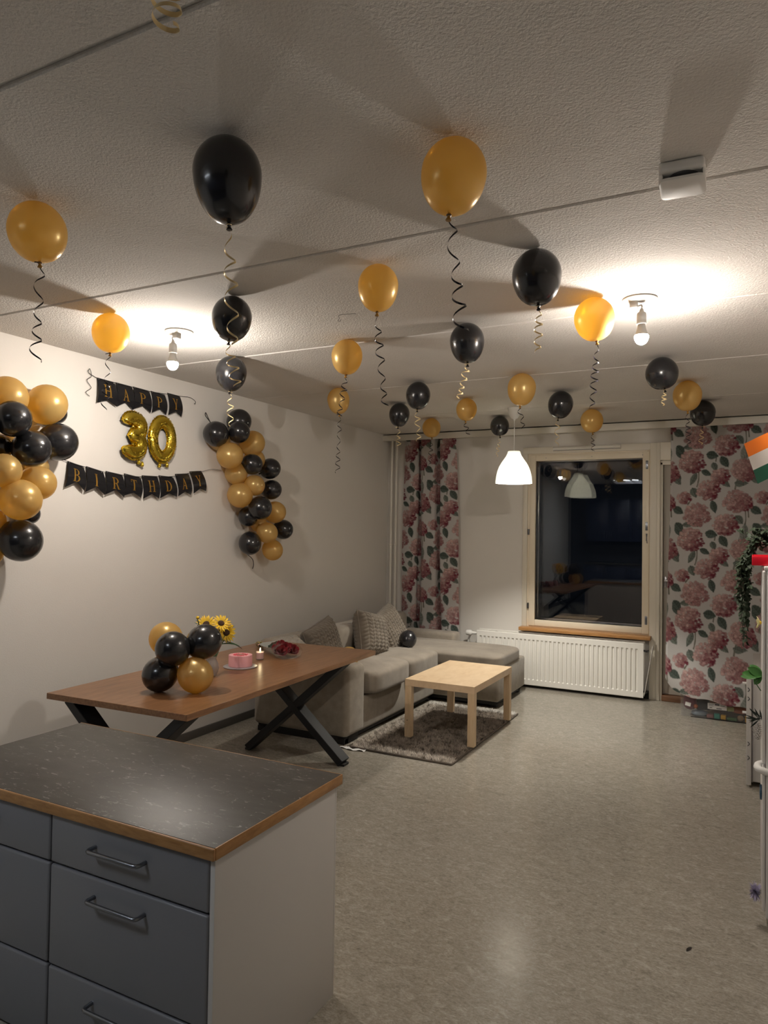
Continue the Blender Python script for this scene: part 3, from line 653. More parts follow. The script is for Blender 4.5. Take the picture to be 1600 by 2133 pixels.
obj('icing_disc', MB().lathe([(0.026, 0.0665), (0.026, 0.068), (0.0, 0.0682)], 28, origin=(-2.752, 3.46, TZ+0.006)), 'toffee', ck)
cd = thing('candle', 'lit pink candle in a small clear glass beside the cake', 'candle', (-2.795, 3.71, TZ))
cx, cy = -2.795, 3.710
obj('jar', MB().lathe([(0.022, 0.0), (0.0255, 0.003), (0.0265, 0.052), (0.0250, 0.052), (0.0240, 0.006), (0.0, 0.005)], 24, origin=(cx, cy, TZ), cap1=False), 'wrap', cd)
obj('wax', MB().lathe([(0.0232, 0.007), (0.0236, 0.045), (0.0215, 0.047), (0.0, 0.0465)], 24, origin=(cx, cy, TZ)), 'pinkwax', cd)
obj('wick', MB().tube([(cx, cy, TZ+0.045), (cx+0.001, cy, TZ+0.053)], 0.0008, 6), 'cord', cd)
obj('flame', MB().lathe([(0.0005, 0.052), (0.0032, 0.057), (0.0036, 0.061), (0.002, 0.068), (0.0003, 0.075)], 12, origin=(cx+0.001, cy, TZ)), 'flame', cd)

rb = thing('rose_bouquet', 'bouquet of red roses in clear wrap lying on the dining table', 'flowers', (-2.86, 4.05, TZ))
b0 = Vector((-3.085, 4.085, TZ+0.022)); b1 = Vector((-2.735, 3.865, TZ+0.045)); ax = (b1-b0).normalized(); sd = Vector((0, 0, 1)).cross(ax).normalized(); upv = ax.cross(sd)
def rose(c, r, face):
    m4 = align_z(c, face); mb = MB(); rr = random.Random(int(c[0]*3000+c[1]*700)); n = 0
    for lay, (rad, hgt, cnt) in enumerate([(0.22, 0.98, 3), (0.40, 0.95, 4), (0.58, 0.88, 5), (0.76, 0.76, 6)]):
        for k in range(cnt):
            a0 = 2*PI*k/cnt + lay*0.7; sp = 2*PI/cnt*0.75; P = []
            for j in range(5):
                t = j/4
                for i in range(6):
                    a = a0 + sp*(i/5-0.5)*1.5*(0.7+0.3*math.sin(PI*t)); q = r*rad*(0.35+0.65*math.sin(min(1, t*1.15)*PI/2)) + (r*0.14*(t-0.7)/0.3 if t > 0.7 else 0)*(lay/3+0.3)
                    z = r*(hgt*t*1.25-0.35) - r*0.16*abs(i/5-0.5)*t; P.append(m4 @ Vector((q*math.cos(a), q*math.sin(a), z)))
            mb.grid(P, 5, 4)
    return mb
for dx, ds, du, r in [(0.005, 0.045, 0.0, 0.040), (0.045, 0.0, 0.010, 0.042), (0.015, -0.045, 0.002, 0.040), (0.055, 0.055, -0.004, 0.038), (0.075, -0.036, -0.002, 0.040), (-0.02, 0.0, 0.022, 0.038)]:
    c = b1 + ax*dx + sd*ds + Vector((0, 0, du)); rm_ = obj('rose', rose(c, r, ax*0.65 + Vector((0.25, -0.35, 0.65))), 'rose', rb)
mb = MB()
for k in range(7):
    o_ = sd*rng.uniform(-0.012, 0.012)+Vector((0, 0, rng.uniform(-0.008, 0.008))); mb.tube([b0-ax*0.03+o_, b0+ax*0.12+o_*1.5, b1+o_*3.0-ax*0.02], 0.0035, 6)
obj('stems', mb, 'stemgreen', rb, kind='stuff')
for k, (a, s_) in enumerate([(0.16, 0.05), (0.2, -0.05), (0.12, 0.03), (0.24, 0.06)]):
    mb = MB(); leaf_blade(mb, b0+ax*a+Vector((0, 0, 0.01)), ax+sd*s_*8, (0, 0, 1), 0.07, 0.035, 0.1); obj('leaf', mb, 'leafdark', rb)
def cone_wrap(t0, t1, r0, r1, a0, a1, flat=0.55, ruff=0.004):
    P = []; nu, nv = 20, 8
    for j in range(nv+1):
        t = j/nv; c = b0.lerp(b1, t0+(t1-t0)*t); r = r0+(r1-r0)*t
        for i in range(nu+1):
            a = a0+(a1-a0)*i/nu; rr = r+ruff*math.sin(i*2.1+j)*t; p = c + sd*rr*math.cos(a) + Vector((0, 0, 1))*rr*math.sin(a)*flat
            p.z = max(p.z, TZ+0.002); P.append(p)
    return MB().grid(P, nu, nv)
obj('clear_wrap', cone_wrap(0.1, 1.26, 0.018, 0.098, 0, 2*PI), 'wrap', rb)
obj('milky_band', cone_wrap(0.22, 0.86, 0.034, 0.082, 0.1, 2.9, 0.66), 'frost', rb)
mb = MB(); mb.tube([b0-ax*0.045, b0-ax*0.02, b0+ax*0.01, b0+ax*0.04], [0.012, 0.019, 0.017, 0.020], 14)
def m_spots():
    m, nt, p, o = newmat('gold_and_black_ribbon_print'); tc = N(nt, 'ShaderNodeTexCoord'); v = N(nt, 'ShaderNodeTexNoise', Scale=130.0, Detail=1.0); nt.links.new(tc.outputs['Object'], v.inputs['Vector'])
    r = ramp(nt, [(0.48, (0.02, 0.014, 0.01)), (0.53, (0.55, 0.40, 0.13))]); nt.links.new(v.outputs['Fac'], r.inputs[0]); nt.links.new(r.outputs[0], p.inputs['Base Color']); p.inputs['Roughness'].default_value = 0.35; return m
M['spots'] = m_spots(); obj('stem_binding', mb, 'spots', rb)
for s_ in (1, -1):
    mb = MB(); leaf_blade(mb, b0+ax*0.045, ax*0.6+sd*s_+Vector((0, 0, 0.35)), (0, 0, 1), 0.04, 0.016, 0.3); obj('pink_bow', mb, 'pinkwax', rb)

# ================================================================= COFFEE TABLE, RUG
ct = thing('coffee_table', 'small pale birch coffee table with four square legs on the rug', 'table', (-2.01, 5.24, 0))
obj('tabletop', bx(-2.290, -1.745, 4.806, 5.685, 0.397, 0.447, 0.0015, 1), 'birch', ct)
for x in (-2.264+0.0, -1.771): 
    for y in (4.832, 5.659):
        lg = obj('leg', bx(x-0.025, x+0.025, y-0.025, y+0.025, 0.020, 0.397, 0.0015, 1), 'birchleg', ct)
        if x < -2 and y < 5: obj('screw_hole', MB().lathe([(0.004, 0), (0.0035, 0.001)], 10, Matrix.Rotation(PI/2, 4, 'X'), origin=(x-0.004, y-0.0252, 0.145)), 'scrap', lg)
RX0, RX1, RY0, RY1 = -2.555, -1.765, 4.432, 5.925
rg = thing('rug', 'shaggy taupe rug with a paler border under the coffee table', 'rug', ((RX0+RX1)/2, (RY0+RY1)/2, 0))
obj('backing', bx(RX0, RX1, RY0, RY1, 0.0, 0.010, 0.003), plain('taupe_rug_backing', (0.16, 0.135, 0.11), 0.95), rg)
obj('bound_edge', MB().tube([(RX1, RY1, 0.008), (RX1+0.002, (RY0+RY1)/2, 0.008), (RX1, RY0, 0.008), ((RX0+RX1)/2, RY0-0.002, 0.008), (RX0, RY0, 0.008)], 0.007, 6), plain('rug_binding', (0.13, 0.105, 0.085), 0.9), rg)
nb = 62000
bx_ = rng.uniform(RX0, RX1, nb); by_ = rng.uniform(RY0, RY1, nb)
ed = np.minimum.reduce([bx_-RX0, RX1-bx_, by_-RY0, RY1-by_])
hgt = rng.uniform(0.012, 0.024, nb)*np.where(ed < 0.01, 0.6, 1)
clump = np.array([mnoise.noise(Vector((x*9, y*9, 3.1))) for x, y in zip(bx_, by_)]); clump2 = np.array([mnoise.noise(Vector((x*28, y*28, 7.1))) for x, y in zip(bx_, by_)])
ang = rng.uniform(0, 2*PI, nb)*0.45 + clump2*5; lean = rng.uniform(0.4, 1.1, nb)*hgt; wd = 0.0022
V = np.zeros((nb, 3, 3)); ca, sa = np.cos(ang), np.sin(ang)
V[:, 0] = np.stack([bx_-sa*wd, by_+ca*wd, np.full(nb, 0.008)], 1); V[:, 1] = np.stack([bx_+sa*wd, by_-ca*wd, np.full(nb, 0.008)], 1); V[:, 2] = np.stack([bx_+ca*lean, by_+sa*lean, 0.008+hgt], 1)
border = np.clip((0.105-np.minimum(np.minimum(bx_-RX0-0.02, RY1-by_), by_-RY0))/0.03, 0, 1); far = np.clip((by_-(RY1-0.11))/0.03, 0, 1)
base = np.array([0.30, 0.255, 0.21])*np.ones((nb, 1)); base = base*(1-border[:, None]) + np.array([0.62, 0.56, 0.49])*border[:, None]; base = base*(1-far[:, None]) + np.array([0.74, 0.71, 0.66])*far[:, None]
base = base*(1+0.28*clump+0.25*clump2)[:, None]*rng.uniform(0.7, 1.3, (nb, 1))
rl = rg.location; V = V.reshape(-1, 3) - np.array([rl.x, rl.y, rl.z])
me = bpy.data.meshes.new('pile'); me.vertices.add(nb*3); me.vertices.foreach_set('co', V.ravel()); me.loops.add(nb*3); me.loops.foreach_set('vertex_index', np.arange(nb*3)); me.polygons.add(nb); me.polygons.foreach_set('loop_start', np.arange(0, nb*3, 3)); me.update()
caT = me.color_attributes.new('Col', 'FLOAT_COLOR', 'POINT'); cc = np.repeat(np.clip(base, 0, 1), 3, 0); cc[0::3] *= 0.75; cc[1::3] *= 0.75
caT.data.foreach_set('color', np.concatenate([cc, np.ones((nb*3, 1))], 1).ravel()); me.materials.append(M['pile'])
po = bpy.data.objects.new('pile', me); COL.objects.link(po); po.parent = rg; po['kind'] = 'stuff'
mb = MB(); Pq = [(-2.60+0.20*i/10, 4.385+0.035*j/3+0.01*math.sin(i*0.9), 0.004+0.004*math.sin(i*1.7+j)+0.003) for j in range(4) for i in range(11)]
obj('care_label', mb.grid(Pq, 10, 3), 'tagwhite', rg, label='crumpled white label at the rug corner')

# ================================================================= SOFA
so = thing('sofa', 'beige fabric corner sofa with a chaise end under the curtain', 'sofa', (-2.9, 5.7, 0))
obj('armrest', bx(-3.398, -2.560, 4.428, 4.700, 0.055, 0.560, 0.045, 4), 'sofa', so)
obj('base_frame', bx(-3.39, -2.578, 4.66, 6.80, 0.055, 0.300, 0.02, 3), 'sofa', so)
obj('back_frame', bx(-3.43, -3.235, 4.50, 6.86, 0.055, 0.690, 0.06, 4), 'sofa', so)
obj('chaise_base', bx(-2.62, -1.965, 6.015, 6.83, 0.055, 0.345, 0.022, 3), 'sofa', so)
obj('end_arm', bx(-3.25, -2.648, 6.70, 6.885, 0.055, 0.520, 0.04, 4), 'seat', so)
obj('seat_cushion', cushion(-2.90, 5.045, 0.398, 0.83, 0.675, 0.185, 16, 7, 0.06, wob=0.015), 'seat', so)
obj('seat_cushion', cushion(-2.905, 5.710, 0.382, 0.80, 0.640, 0.175, 16, 7, 0.06, wob=0.015), 'seat', so)
obj('chaise_cushion', cushion(-2.60, 6.36, 0.392, 1.285, 0.72, 0.125, 18, 8, 0.05, wob=0.012), 'seat', so)
for yc, hh, tl in ((5.32, 0.32, 14), (5.90, 0.31, 12)):
    obj('back_cushion', cushion(-3.16, yc, 0.575, 0.17, 0.55, hh, 12, 4, 0.0, mat=Matrix.Rotation(math.radians(tl), 4, 'Y') @ Matrix.Identity(4)), 'backcush', so)
mb = MB(); mb.box(-3.37, -2.60, 4.47, 4.66, 0.0, 0.056, 0.002); mb.box(-3.36, -2.61, 4.62, 6.78, 0.022, 0.056, 0.002); mb.box(-2.70, -2.00, 6.05, 6.80, 0.022, 0.056, 0.002)
obj('plinth', mb, 'blacktrim', so)
for x, y in ((-2.63, 4.49), (-3.34, 4.49), (-2.03, 6.09), (-2.03, 6.76), (-2.64, 6.0), (-3.34, 6.76)):
    obj('foot', bx(x-0.03, x+0.03, y-0.03, y+0.03, 0.0, 0.04, 0.004), 'blacktrim', so)

def braid_pillow(name, lab, c, nrm, roll, size, mat='braid', cols=6, tw=0.052, amp=0.014, rows=12):
    t = thing(name, lab, 'cushion', c, 'throw pillows on the corner sofa')
    n = Vector(nrm).normalized(); xa = Vector((0, 0, 1)).cross(n).normalized(); ya = n.cross(xa)
    B = frame_mat(c, xa, ya) @ Matrix.Rotation(roll, 4, 'Z')
    nn = 96; mb = MB()
    for side in (1, -1):
        P = []
        for j in range(nn+1):
            for i in range(nn+1):
                u = 2*i/nn-1; v = 2*j/nn-1
                pin = 1-0.06*(1-(u*v)**2)*0  # square outline
                ex = size/2*u*(1-0.05*(1-abs(u))*0-0.045*v*v*0); env = max(0.0, (1-u**4)*(1-v**4))**0.5
                x = size/2*u*(1-0.05*(1-v*v)); y = size/2*v*(1-0.05*(1-u*u)); z = tw*2*env
                if amp:
                    cu = (u*0.5+0.5)*cols; lc = cu-math.floor(cu); ph = abs(2*lc-1); s_ = 1 if lc < 0.5 else -1
                    lobe = abs(math.sin(PI*((v*0.5+0.5)*rows + 0.55*ph)))**0.6; ridge = (1-abs(2*abs(lc-0.5)*2-1)**4)
                    z += amp*(lobe*ridge-0.3)*min(1, env*2.5)
                P.append(B @ Vector((x, y, side*z)))
        mb.grid(P, nn, nn)
    me_o = obj('cover', mb, mat, t, angle=1.4)
    ring_ = [B @ Vector((size/2*u*(1-0.05*(1-v*v)), size/2*v*(1-0.05*(1-u*u)), 0)) for u, v in [(2*k/16-1, -1) for k in range(16)] + [(1, 2*k/16-1) for k in range(16)] + [(1-2*k/16, 1) for k in range(16)] + [(-1, 1-2*k/16) for k in range(17)]]
    obj('piping', MB().tube(ring_, 0.005, 6), mat, t)
    return t
braid_pillow('throw_pillow', 'taupe braided throw pillow with dark side seam, frontmost of the corner pair', (-2.955, 5.50, 0.635), (0.96, 0.0, 0.27), -0.22, 0.385)
braid_pillow('throw_pillow', 'taupe braided throw pillow tilted behind the other one by black balloon', (-2.995, 5.905, 0.615), (0.92, -0.15, 0.33), 0.36, 0.40, cols=6)
braid_pillow('throw_pillow', 'taupe braided throw pillow peeking over the far end of the dining table', (-3.12, 4.97, 0.600), (0.97, -0.10, 0.16), 0.28, 0.37, cols=6, rows=11)
braid_pillow('throw_pillow', 'cream fluffy pillow lying behind the dining table corner', (-3.17, 4.575, 0.612), (0.25, -0.28, 0.93), 0.4, 0.28, mat='fluffy', amp=0.006, cols=3, rows=6, tw=0.036)

# ================================================================= BALLOONS
def ribbon_mb(K, E, turns, amp, width=0.0060, ph=0.0, env0=0.25):
    K = Vector(K); E = Vector(E); n = max(24, int(turns*18)); P = []; f = []
    ax_ = (E-K); L = ax_.length; a = ax_.normalized(); e1 = a.orthogonal().normalized(); e2 = a.cross(e1)
    rr = random.Random(int(abs(K.x)*1e4)); j1, j2 = rr.uniform(0, 6), rr.uniform(0.6, 1.0)
    for i in range(n+1):
        t = i/n; tt = t + 0.035*math.sin(t*7+j1)*(1-t)*t*4; env = amp*min(1, env0+t*4)*(1+0.22*math.sin(t*9*j2+j1)); th = ph + 2*PI*turns*tt**1.12
        c = K + ax_*t + e1*env*math.cos(th) + e2*env*math.sin(th) - (e1*math.cos(ph)+e2*math.sin(ph))*amp*env0*(1-t)
        wv = (a + (e1*math.cos(th)+e2*math.sin(th))*0.25).normalized()*width/2
        P += [c-wv, c+wv]
    return MB().add(P, [(2*i, 2*i+1, 2*i+3, 2*i+2) for i in range(n)])
def ceiling_balloon(col, C_, R_, K, E, turns, amp, rc, lab):
    C_ = Vector(C_); K = Vector(K)
    t = thing('black_balloon' if col == 'k' else 'gold_balloon', lab, 'balloon', C_ + Vector((0, 0, R_*1.04)), 'helium balloons touching the ceiling')
    d = (K-C_); L = d.length; prof = []
    for i in range(11): a = (PI/2)*(1-i/10); prof.append((max(R_*math.cos(a), 0.0005), R_*1.04*math.sin(a)))
    neck = L-0.018; nb_ = 14
    for i in range(1, nb_+1):
        s_ = i/nb_; r = R_*(math.cos(s_*PI/2)**0.86*(1-0.10*s_)) + 0.0055*s_; prof.append((r, -neck*math.sin(s_*PI/2)**1.0 if s_ < 1 else -neck))
    q = prof[:11] + [(R_*math.cos(math.asin(min(1, x)))*1.0, 0) for x in []]
    body = obj('envelope', MB().lathe(prof, 32, align_z(C_, -d)), col, t, angle=1.2)
    kb = MB().lathe([(0.0045, 0.004), (0.0075, 0.0), (0.0040, -0.006), (0.0085, -0.014), (0.0065, -0.016)], 12, align_z(K + d.normalized()*-0.013, -d)); obj('knot', kb, 'k' if col == 'k' else 'gknot', t)
    mb = ribbon_mb(K + d.normalized()*-0.010, E, turns, amp, ph=random.uniform(0, 6.28))
    mb.tube([K + d.normalized()*-0.012 + Vector((0.006*math.cos(a), 0.006*math.sin(a), 0)) for a in [x*0.7 for x in range(10)]], 0.0016, 5)
    tail = Vector((random.uniform(-1, 1), random.uniform(-1, 1), 0.3)).normalized()
    mb.add([K + d.normalized()*-0.012, K + d.normalized()*-0.012 + Vector((0, 0, 0.004)), K + tail*0.022 + Vector((0, 0, 0.004)), K + tail*0.022], [(0, 1, 2, 3)])
    obj('ribbon', mb, 'ribcream' if rc == 'c' else 'ribblack', t, label='curled cream ribbon' if rc == 'c' else 'curled black ribbon', angle=2)
BAL = [
('k', (-1.248, 1.475, 2.499), .091, (-1.242, 1.48, 2.350), (-1.229, 1.49, 2.040), 4.5, .0155, 'c', 'large near black balloon with a cream ribbon, alone on the second ceiling panel'),
('g', (-0.708, 1.744, 2.503), .087, (-0.72, 1.739, 2.380), (-0.684, 1.753, 2.082), 4.5, .0165, 'k', 'large near gold balloon with a long loose black ribbon above a black balloon'),
('g', (-2.055, 1.509, 2.500), .090, (-2.049, 1.517, 2.388), (-2.053, 1.511, 2.078), 4.5, .016, 'k', 'gold balloon at the picture edge above the wall garland, black ribbon'),
('g', (-2.798, 2.469, 2.500), .089, (-2.799, 2.468, 2.384), (-2.813, 2.452, 2.119), 4, .0155, 'k', 'gold balloon whose ribbon hangs in front of the HAPPY banner'),
('k', (-2.087, 2.517, 2.501), .089, (-2.097, 2.509, 2.376), (-2.065, 2.535, 2.190), 3.5, .022, 'c', 'black balloon beside the bulb over the table, upper of two in line'),
('k', (-2.823, 3.409, 2.496), .093, (-2.829, 3.403, 2.364), (-2.82, 3.411, 2.168), 3, .018, 'c', 'black balloon hanging straight above the black-topped wall garland'),
('g', (-1.309, 2.453, 2.511), .079, (-1.312, 2.452, 2.393), (-1.279, 2.469, 2.035), 6, .0145, 'k', 'gold balloon with a long tight black ribbon near mid ceiling'),
('g', (-1.987, 3.371, 2.506), .085, (-1.992, 3.368, 2.386), (-2.02, 3.351, 2.173), 4.5, .0155, 'k', 'gold balloon whose ribbon crosses another smaller-looking gold balloon'),
('g', (-2.730, 4.517, 2.508), .082, (-2.722, 4.522, 2.384), (-2.729, 4.518, 1.964), 6, .0155, 'k', 'gold balloon partly behind a ribbon, with the longest thin dark ribbon by left wall'),
('k', (-1.274, 3.341, 2.503), .086, (-1.27, 3.342, 2.375), (-1.306, 3.328, 2.217), 4.5, .016, 'c', 'black balloon touched by the black ribbon of the near gold one'),
('k', (-2.097, 4.552, 2.504), .086, (-2.102, 4.549, 2.382), (-2.087, 4.556, 2.179), 3.5, .018, 'c', 'black balloon with cream ribbon, upper of the black pair before the curtain'),
('k', (-2.593, 5.265, 2.505), .085, (-2.603, 5.26, 2.382), (-2.597, 5.263, 2.231), 3, .017, 'c', 'black balloon nearest the corner heating pipes, cream ribbon'),
('g', (-2.671, 6.105, 2.505), .085, (-2.665, 6.107, 2.397), (-2.683, 6.1, 2.150), 4.5, .017, 'k', 'gold balloon hanging right in front of the gathered curtain top'),
('g', (-2.008, 5.274, 2.509), .081, (-2.014, 5.272, 2.399), (-1.996, 5.279, 2.304), 2, .016, 'k', 'gold balloon with a short black ribbon below the cream ribbon end'),
('k', (-2.046, 6.218, 2.505), .085, (-2.041, 6.22, 2.396), (-2.068, 6.211, 2.225), 4, .0125, 'c', 'small far black balloon beside the pendant lamp cord'),
('g', (-1.357, 4.574, 2.498), .092, (-1.367, 4.571, 2.365), (-1.342, 4.578, 2.228), 2.5, .015, 'k', 'gold balloon in front of the pendant lamp ceiling cup'),
('k', (-1.266, 5.266, 2.499), .091, (-1.285, 5.261, 2.375), (-1.29, 5.26, 2.190), 3, .017, 'c', 'black balloon between the pendant lamp and the window top'),
('k', (-0.710, 2.568, 2.500), .090, (-0.702, 2.57, 2.371), (-0.704, 2.57, 2.215), 4, .0135, 'c', 'black balloon with short cream ribbon next to the bulb with gold balloon'),
('g', (-0.627, 3.211, 2.503), .087, (-0.614, 3.214, 2.387), (-0.634, 3.21, 2.104), 6, .0145, 'k', 'bright gold balloon lit by the bulb close beside it'),
('g', (-1.214, 6.148, 2.496), .093, (-1.205, 6.15, 2.378), (-1.2, 6.151, 2.232), 3, .015, 'k', 'far gold balloon directly above the window vent'),
('k', (-0.480, 4.469, 2.496), .093, (-0.461, 4.471, 2.387), (-0.473, 4.47, 2.306), 3, .0125, 'c', 'black balloon first of the three in a row toward the wide curtain'),
('g', (-0.400, 5.243, 2.497), .093, (-0.396, 5.244, 2.372), (-0.389, 5.244, 2.155), 4.5, .0155, 'k', 'gold balloon between two black ones in front of the wide curtain'),
('k', (-0.351, 6.065, 2.496), .094, (-0.354, 6.065, 2.376), (-0.364, 6.064, 2.249), 3, .0145, 'c', 'black balloon farthest of the three by the wide curtain, behind the gold one'),
('k', (-0.640, 0.640, 2.500), .088, (-0.645, 0.645, 2.360), (-0.652, 0.650, 2.180), 9, .0155, 'c', 'balloon above the frame, only its curled cream ribbon end showing'),
]
for b in BAL: ceiling_balloon(*b)

# wall garlands
def garland(lab, loc, items, extra=None):
    t = thing('balloon_garland', lab, 'balloon garland', loc, 'balloon garlands on the wall')
    cen = [Vector(i[1]) for i in items]
    for k, (col, c, r) in enumerate(items):
        c = Vector(c); nb_ = [q for q in cen if 0 < (q-c).length < 0.45]; m = sum(nb_, Vector())/max(1, len(nb_)); kd = (m-c) + Vector((-0.12, 0, 0))
        balloon_ball('black_balloon' if col == 'k' else 'gold_balloon', c, r*0.985, col, t, kd)
    return t
GR = [('k', (-3.536, 4.373, 2.369), 0.097), ('k', (-3.537, 4.11, 2.24), 0.096), ('k', (-3.449, 4.268, 2.27), 0.083), ('g', (-3.560, 4.179, 2.2), 0.079), ('g', (-3.514, 4.517, 2.217), 0.099), ('g', (-3.472, 4.195, 2.085), 0.1), ('k', (-3.437, 4.416, 2.039), 0.082), ('k', (-3.503, 4.741, 2.033), 0.086), ('g', (-3.555, 4.598, 2.093), 0.085), ('g', (-3.535, 4.349, 1.965), 0.089), ('g', (-3.444, 4.46, 1.878), 0.082), ('k', (-3.517, 4.784, 1.863), 0.083), ('g', (-3.513, 4.373, 1.8), 0.1), ('k', (-3.417, 4.503, 1.704), 0.094), ('g', (-3.505, 4.82, 1.679), 0.091), ('k', (-3.537, 4.509, 1.636), 0.079), ('g', (-3.566, 4.691, 1.574), 0.066), ('k', (-3.53, 4.975, 1.537), 0.085), ('g', (-3.447, 4.642, 1.509), 0.084), ('k', (-3.524, 4.522, 1.424), 0.091), ('g', (-3.497, 4.786, 1.367), 0.085)]
GL = [('g', (-3.505, 2.421, 2.226), 0.107), ('g', (-3.501, 2.658, 2.224), 0.11), ('k', (-3.406, 2.388, 2.099), 0.094), ('k', (-3.575, 2.776, 2.193), 0.061), ('k', (-3.512, 2.744, 2.022), 0.109), ('k', (-3.413, 2.506, 1.957), 0.1), ('k', (-3.566, 2.43, 1.965), 0.067), ('g', (-3.578, 2.514, 2.012), 0.057), ('g', (-3.428, 2.36, 1.828), 0.089), ('g', (-3.508, 2.622, 1.782), 0.095), ('g', (-3.575, 2.663, 1.878), 0.062), ('g', (-3.386, 2.429, 1.68), 0.107), ('k', (-3.575, 2.62, 1.612), 0.059), ('g', (-3.548, 2.396, 1.566), 0.061), ('k', (-3.453, 2.484, 1.466), 0.112), ('g', (-3.582, 2.419, 1.39), 0.051), ('k', (-3.50, 2.25, 2.02), 0.10), ('g', (-3.50, 2.24, 1.66), 0.10)]
gr_ = garland('slim black and gold balloon garland on the wall after the banner', (-3.60, 4.5, 1.3), GR)
mb = MB(); mb.tube(catmull([(-3.60, 4.53, 1.36), (-3.61, 4.66, 1.30), (-3.615, 4.69, 1.25), (-3.61, 4.672, 1.215)], 5), 0.003, 6); mb.tube(catmull([(-3.60, 4.14, 2.31), (-3.62, 4.12, 2.36), (-3.62, 4.09, 2.40), (-3.615, 4.082, 2.375), (-3.61, 4.13, 2.335)], 5), 0.003, 6)
obj('tie_cord', mb, 'cord', gr_)
gl_ = garland('bulky black and gold balloon garland on the wall, cut by the picture edge', (-3.60, 2.5, 1.35), GL)
obj('tie_cord', MB().tube(catmull([(-3.61, 2.40, 1.45), (-3.62, 2.5, 1.8), (-3.62, 2.55, 2.2)], 5), 0.003, 6), 'cord', gl_)

# loose balloons on the sofa
def loose(lab, col, c, r, kd):
    t = thing('black_balloon' if col == 'k' else 'gold_balloon', lab, 'balloon', (c[0], c[1], c[2]-r))
    d = Vector(kd).normalized(); prof = []
    for i in range(23):
        a = PI*i/22; z = r*math.cos(a)
        if z < 0: z *= 1.16
        prof.append((max(r*math.sin(a), 0.004 if i == 22 else 0.0006), z))
    obj('envelope', MB().lathe(prof, 30, align_z(c, -d)), col, t); K = Vector(c)+d*(r*1.15)
    obj('knot', MB().lathe([(0.005, 0.004), (0.0075, 0.0), (0.004, -0.006), (0.010, -0.014), (0.008, -0.016)], 12, align_z(K, -d)), col, t)
loose('black balloon resting on the sofa seat in front of the low end arm', 'k', (-2.80, 5.93, 0.552), 0.079, (0.30, -0.60, -0.62))
loose('gold balloon on the sofa seat half hidden under the dining table edge', 'g', (-2.80, 4.86, 0.553), 0.076, (-0.7, 0.3, 0.1))

# ================================================================= BANNERS
def letter_polys(ch):
    R_ = []
    def rect(x0, y0, x1, y1): R_.append([(x0, y0), (x1, y0), (x1, y1), (x0, y1)])
    def serif(x, y): rect(x-0.15, y-0.0, x+0.15, y+0.05)
    def arc(cx, cy, rx, ry, tk, tv, a0=-90, a1=90, n=10):
        for i in range(n):
            A = [math.radians(a0+(a1-a0)*k/n) for k in (i, i+1)]
            R_.append([(cx+rx*math.cos(A[0]), cy+ry*math.sin(A[0])), (cx+rx*math.cos(A[1]), cy+ry*math.sin(A[1])), (cx+(rx-tk)*math.cos(A[1]), cy+(ry-tv)*math.sin(A[1])), (cx+(rx-tk)*math.cos(A[0]), cy+(ry-tv)*math.sin(A[0]))])
    def stem(x, w=0.15): rect(x-w/2, 0, x+w/2, 1); serif(x, 0); serif(x, 0.95)
    if ch == 'H': stem(0.15); stem(0.65); rect(0.2, 0.47, 0.6, 0.53)
    elif ch == 'I': stem(0.4, 0.17)
    elif ch == 'T': rect(0.32, 0, 0.48, 1); serif(0.4, 0); rect(0.06, 0.94, 0.74, 1.0); rect(0.06, 0.76, 0.11, 0.96); rect(0.69, 0.76, 0.74, 0.96)
    elif ch == 'A':
        R_.append([(0.07, 0), (0.14, 0), (0.43, 0.98), (0.36, 1.0)]); R_.append([(0.52, 0), (0.69, 0), (0.44, 1.0), (0.34, 1.0)]); rect(0.18, 0.31, 0.58, 0.37); rect(0.0, 0, 0.22, 0.05); rect(0.46, 0, 0.78, 0.05)
    elif ch == 'Y':
        R_.append([(0.33, 0.42), (0.45, 0.42), (0.23, 1.0), (0.06, 1.0)]); R_.append([(0.38, 0.42), (0.47, 0.42), (0.72, 1.0), (0.65, 1.0)]); rect(0.32, 0, 0.48, 0.45); serif(0.4, 0); rect(0.0, 0.95, 0.30, 1.0); rect(0.56, 0.95, 0.80, 1.0)
    elif ch in 'PR':
        stem(0.18); arc(0.34, 0.735, 0.36, 0.265, 0.16, 0.055); rect(0.2, 0.945, 0.36, 1.0); rect(0.2, 0.47, 0.36, 0.525)
        if ch == 'R': R_.append([(0.36, 0.49), (0.50, 0.49), (0.76, 0.0), (0.60, 0.0)]); rect(0.58, 0, 0.84, 0.05)
    elif ch == 'B':
        stem(0.18); arc(0.36, 0.755, 0.30, 0.245, 0.15, 0.05); arc(0.36, 0.265, 0.36, 0.265, 0.17, 0.05); rect(0.2, 0.95, 0.38, 1.0); rect(0.2, 0.0, 0.38, 0.05); rect(0.2, 0.48, 0.38, 0.53)
    elif ch == 'D': stem(0.18); arc(0.32, 0.5, 0.44, 0.5, 0.17, 0.05, n=16); rect(0.2, 0.95, 0.34, 1.0); rect(0.2, 0.0, 0.34, 0.05)
    return R_
HAPPY = [('H', [(3.109, 2.473), (3.244, 2.469), (3.103, 2.314), (3.179, 2.341), (3.252, 2.312)]), ('A', [(3.255, 2.471), (3.388, 2.468), (3.26, 2.315), (3.326, 2.353), (3.389, 2.312)]), ('P', [(3.399, 2.47), (3.539, 2.466), (3.397, 2.32), (3.469, 2.354), (3.54, 2.316)]), ('P', [(3.556, 2.469), (3.685, 2.465), (3.556, 2.319), (3.63, 2.356), (3.682, 2.322)]), ('Y', [(3.708, 2.483), (3.831, 2.481), (3.709, 2.326), (3.777, 2.359), (3.831, 2.33)])]
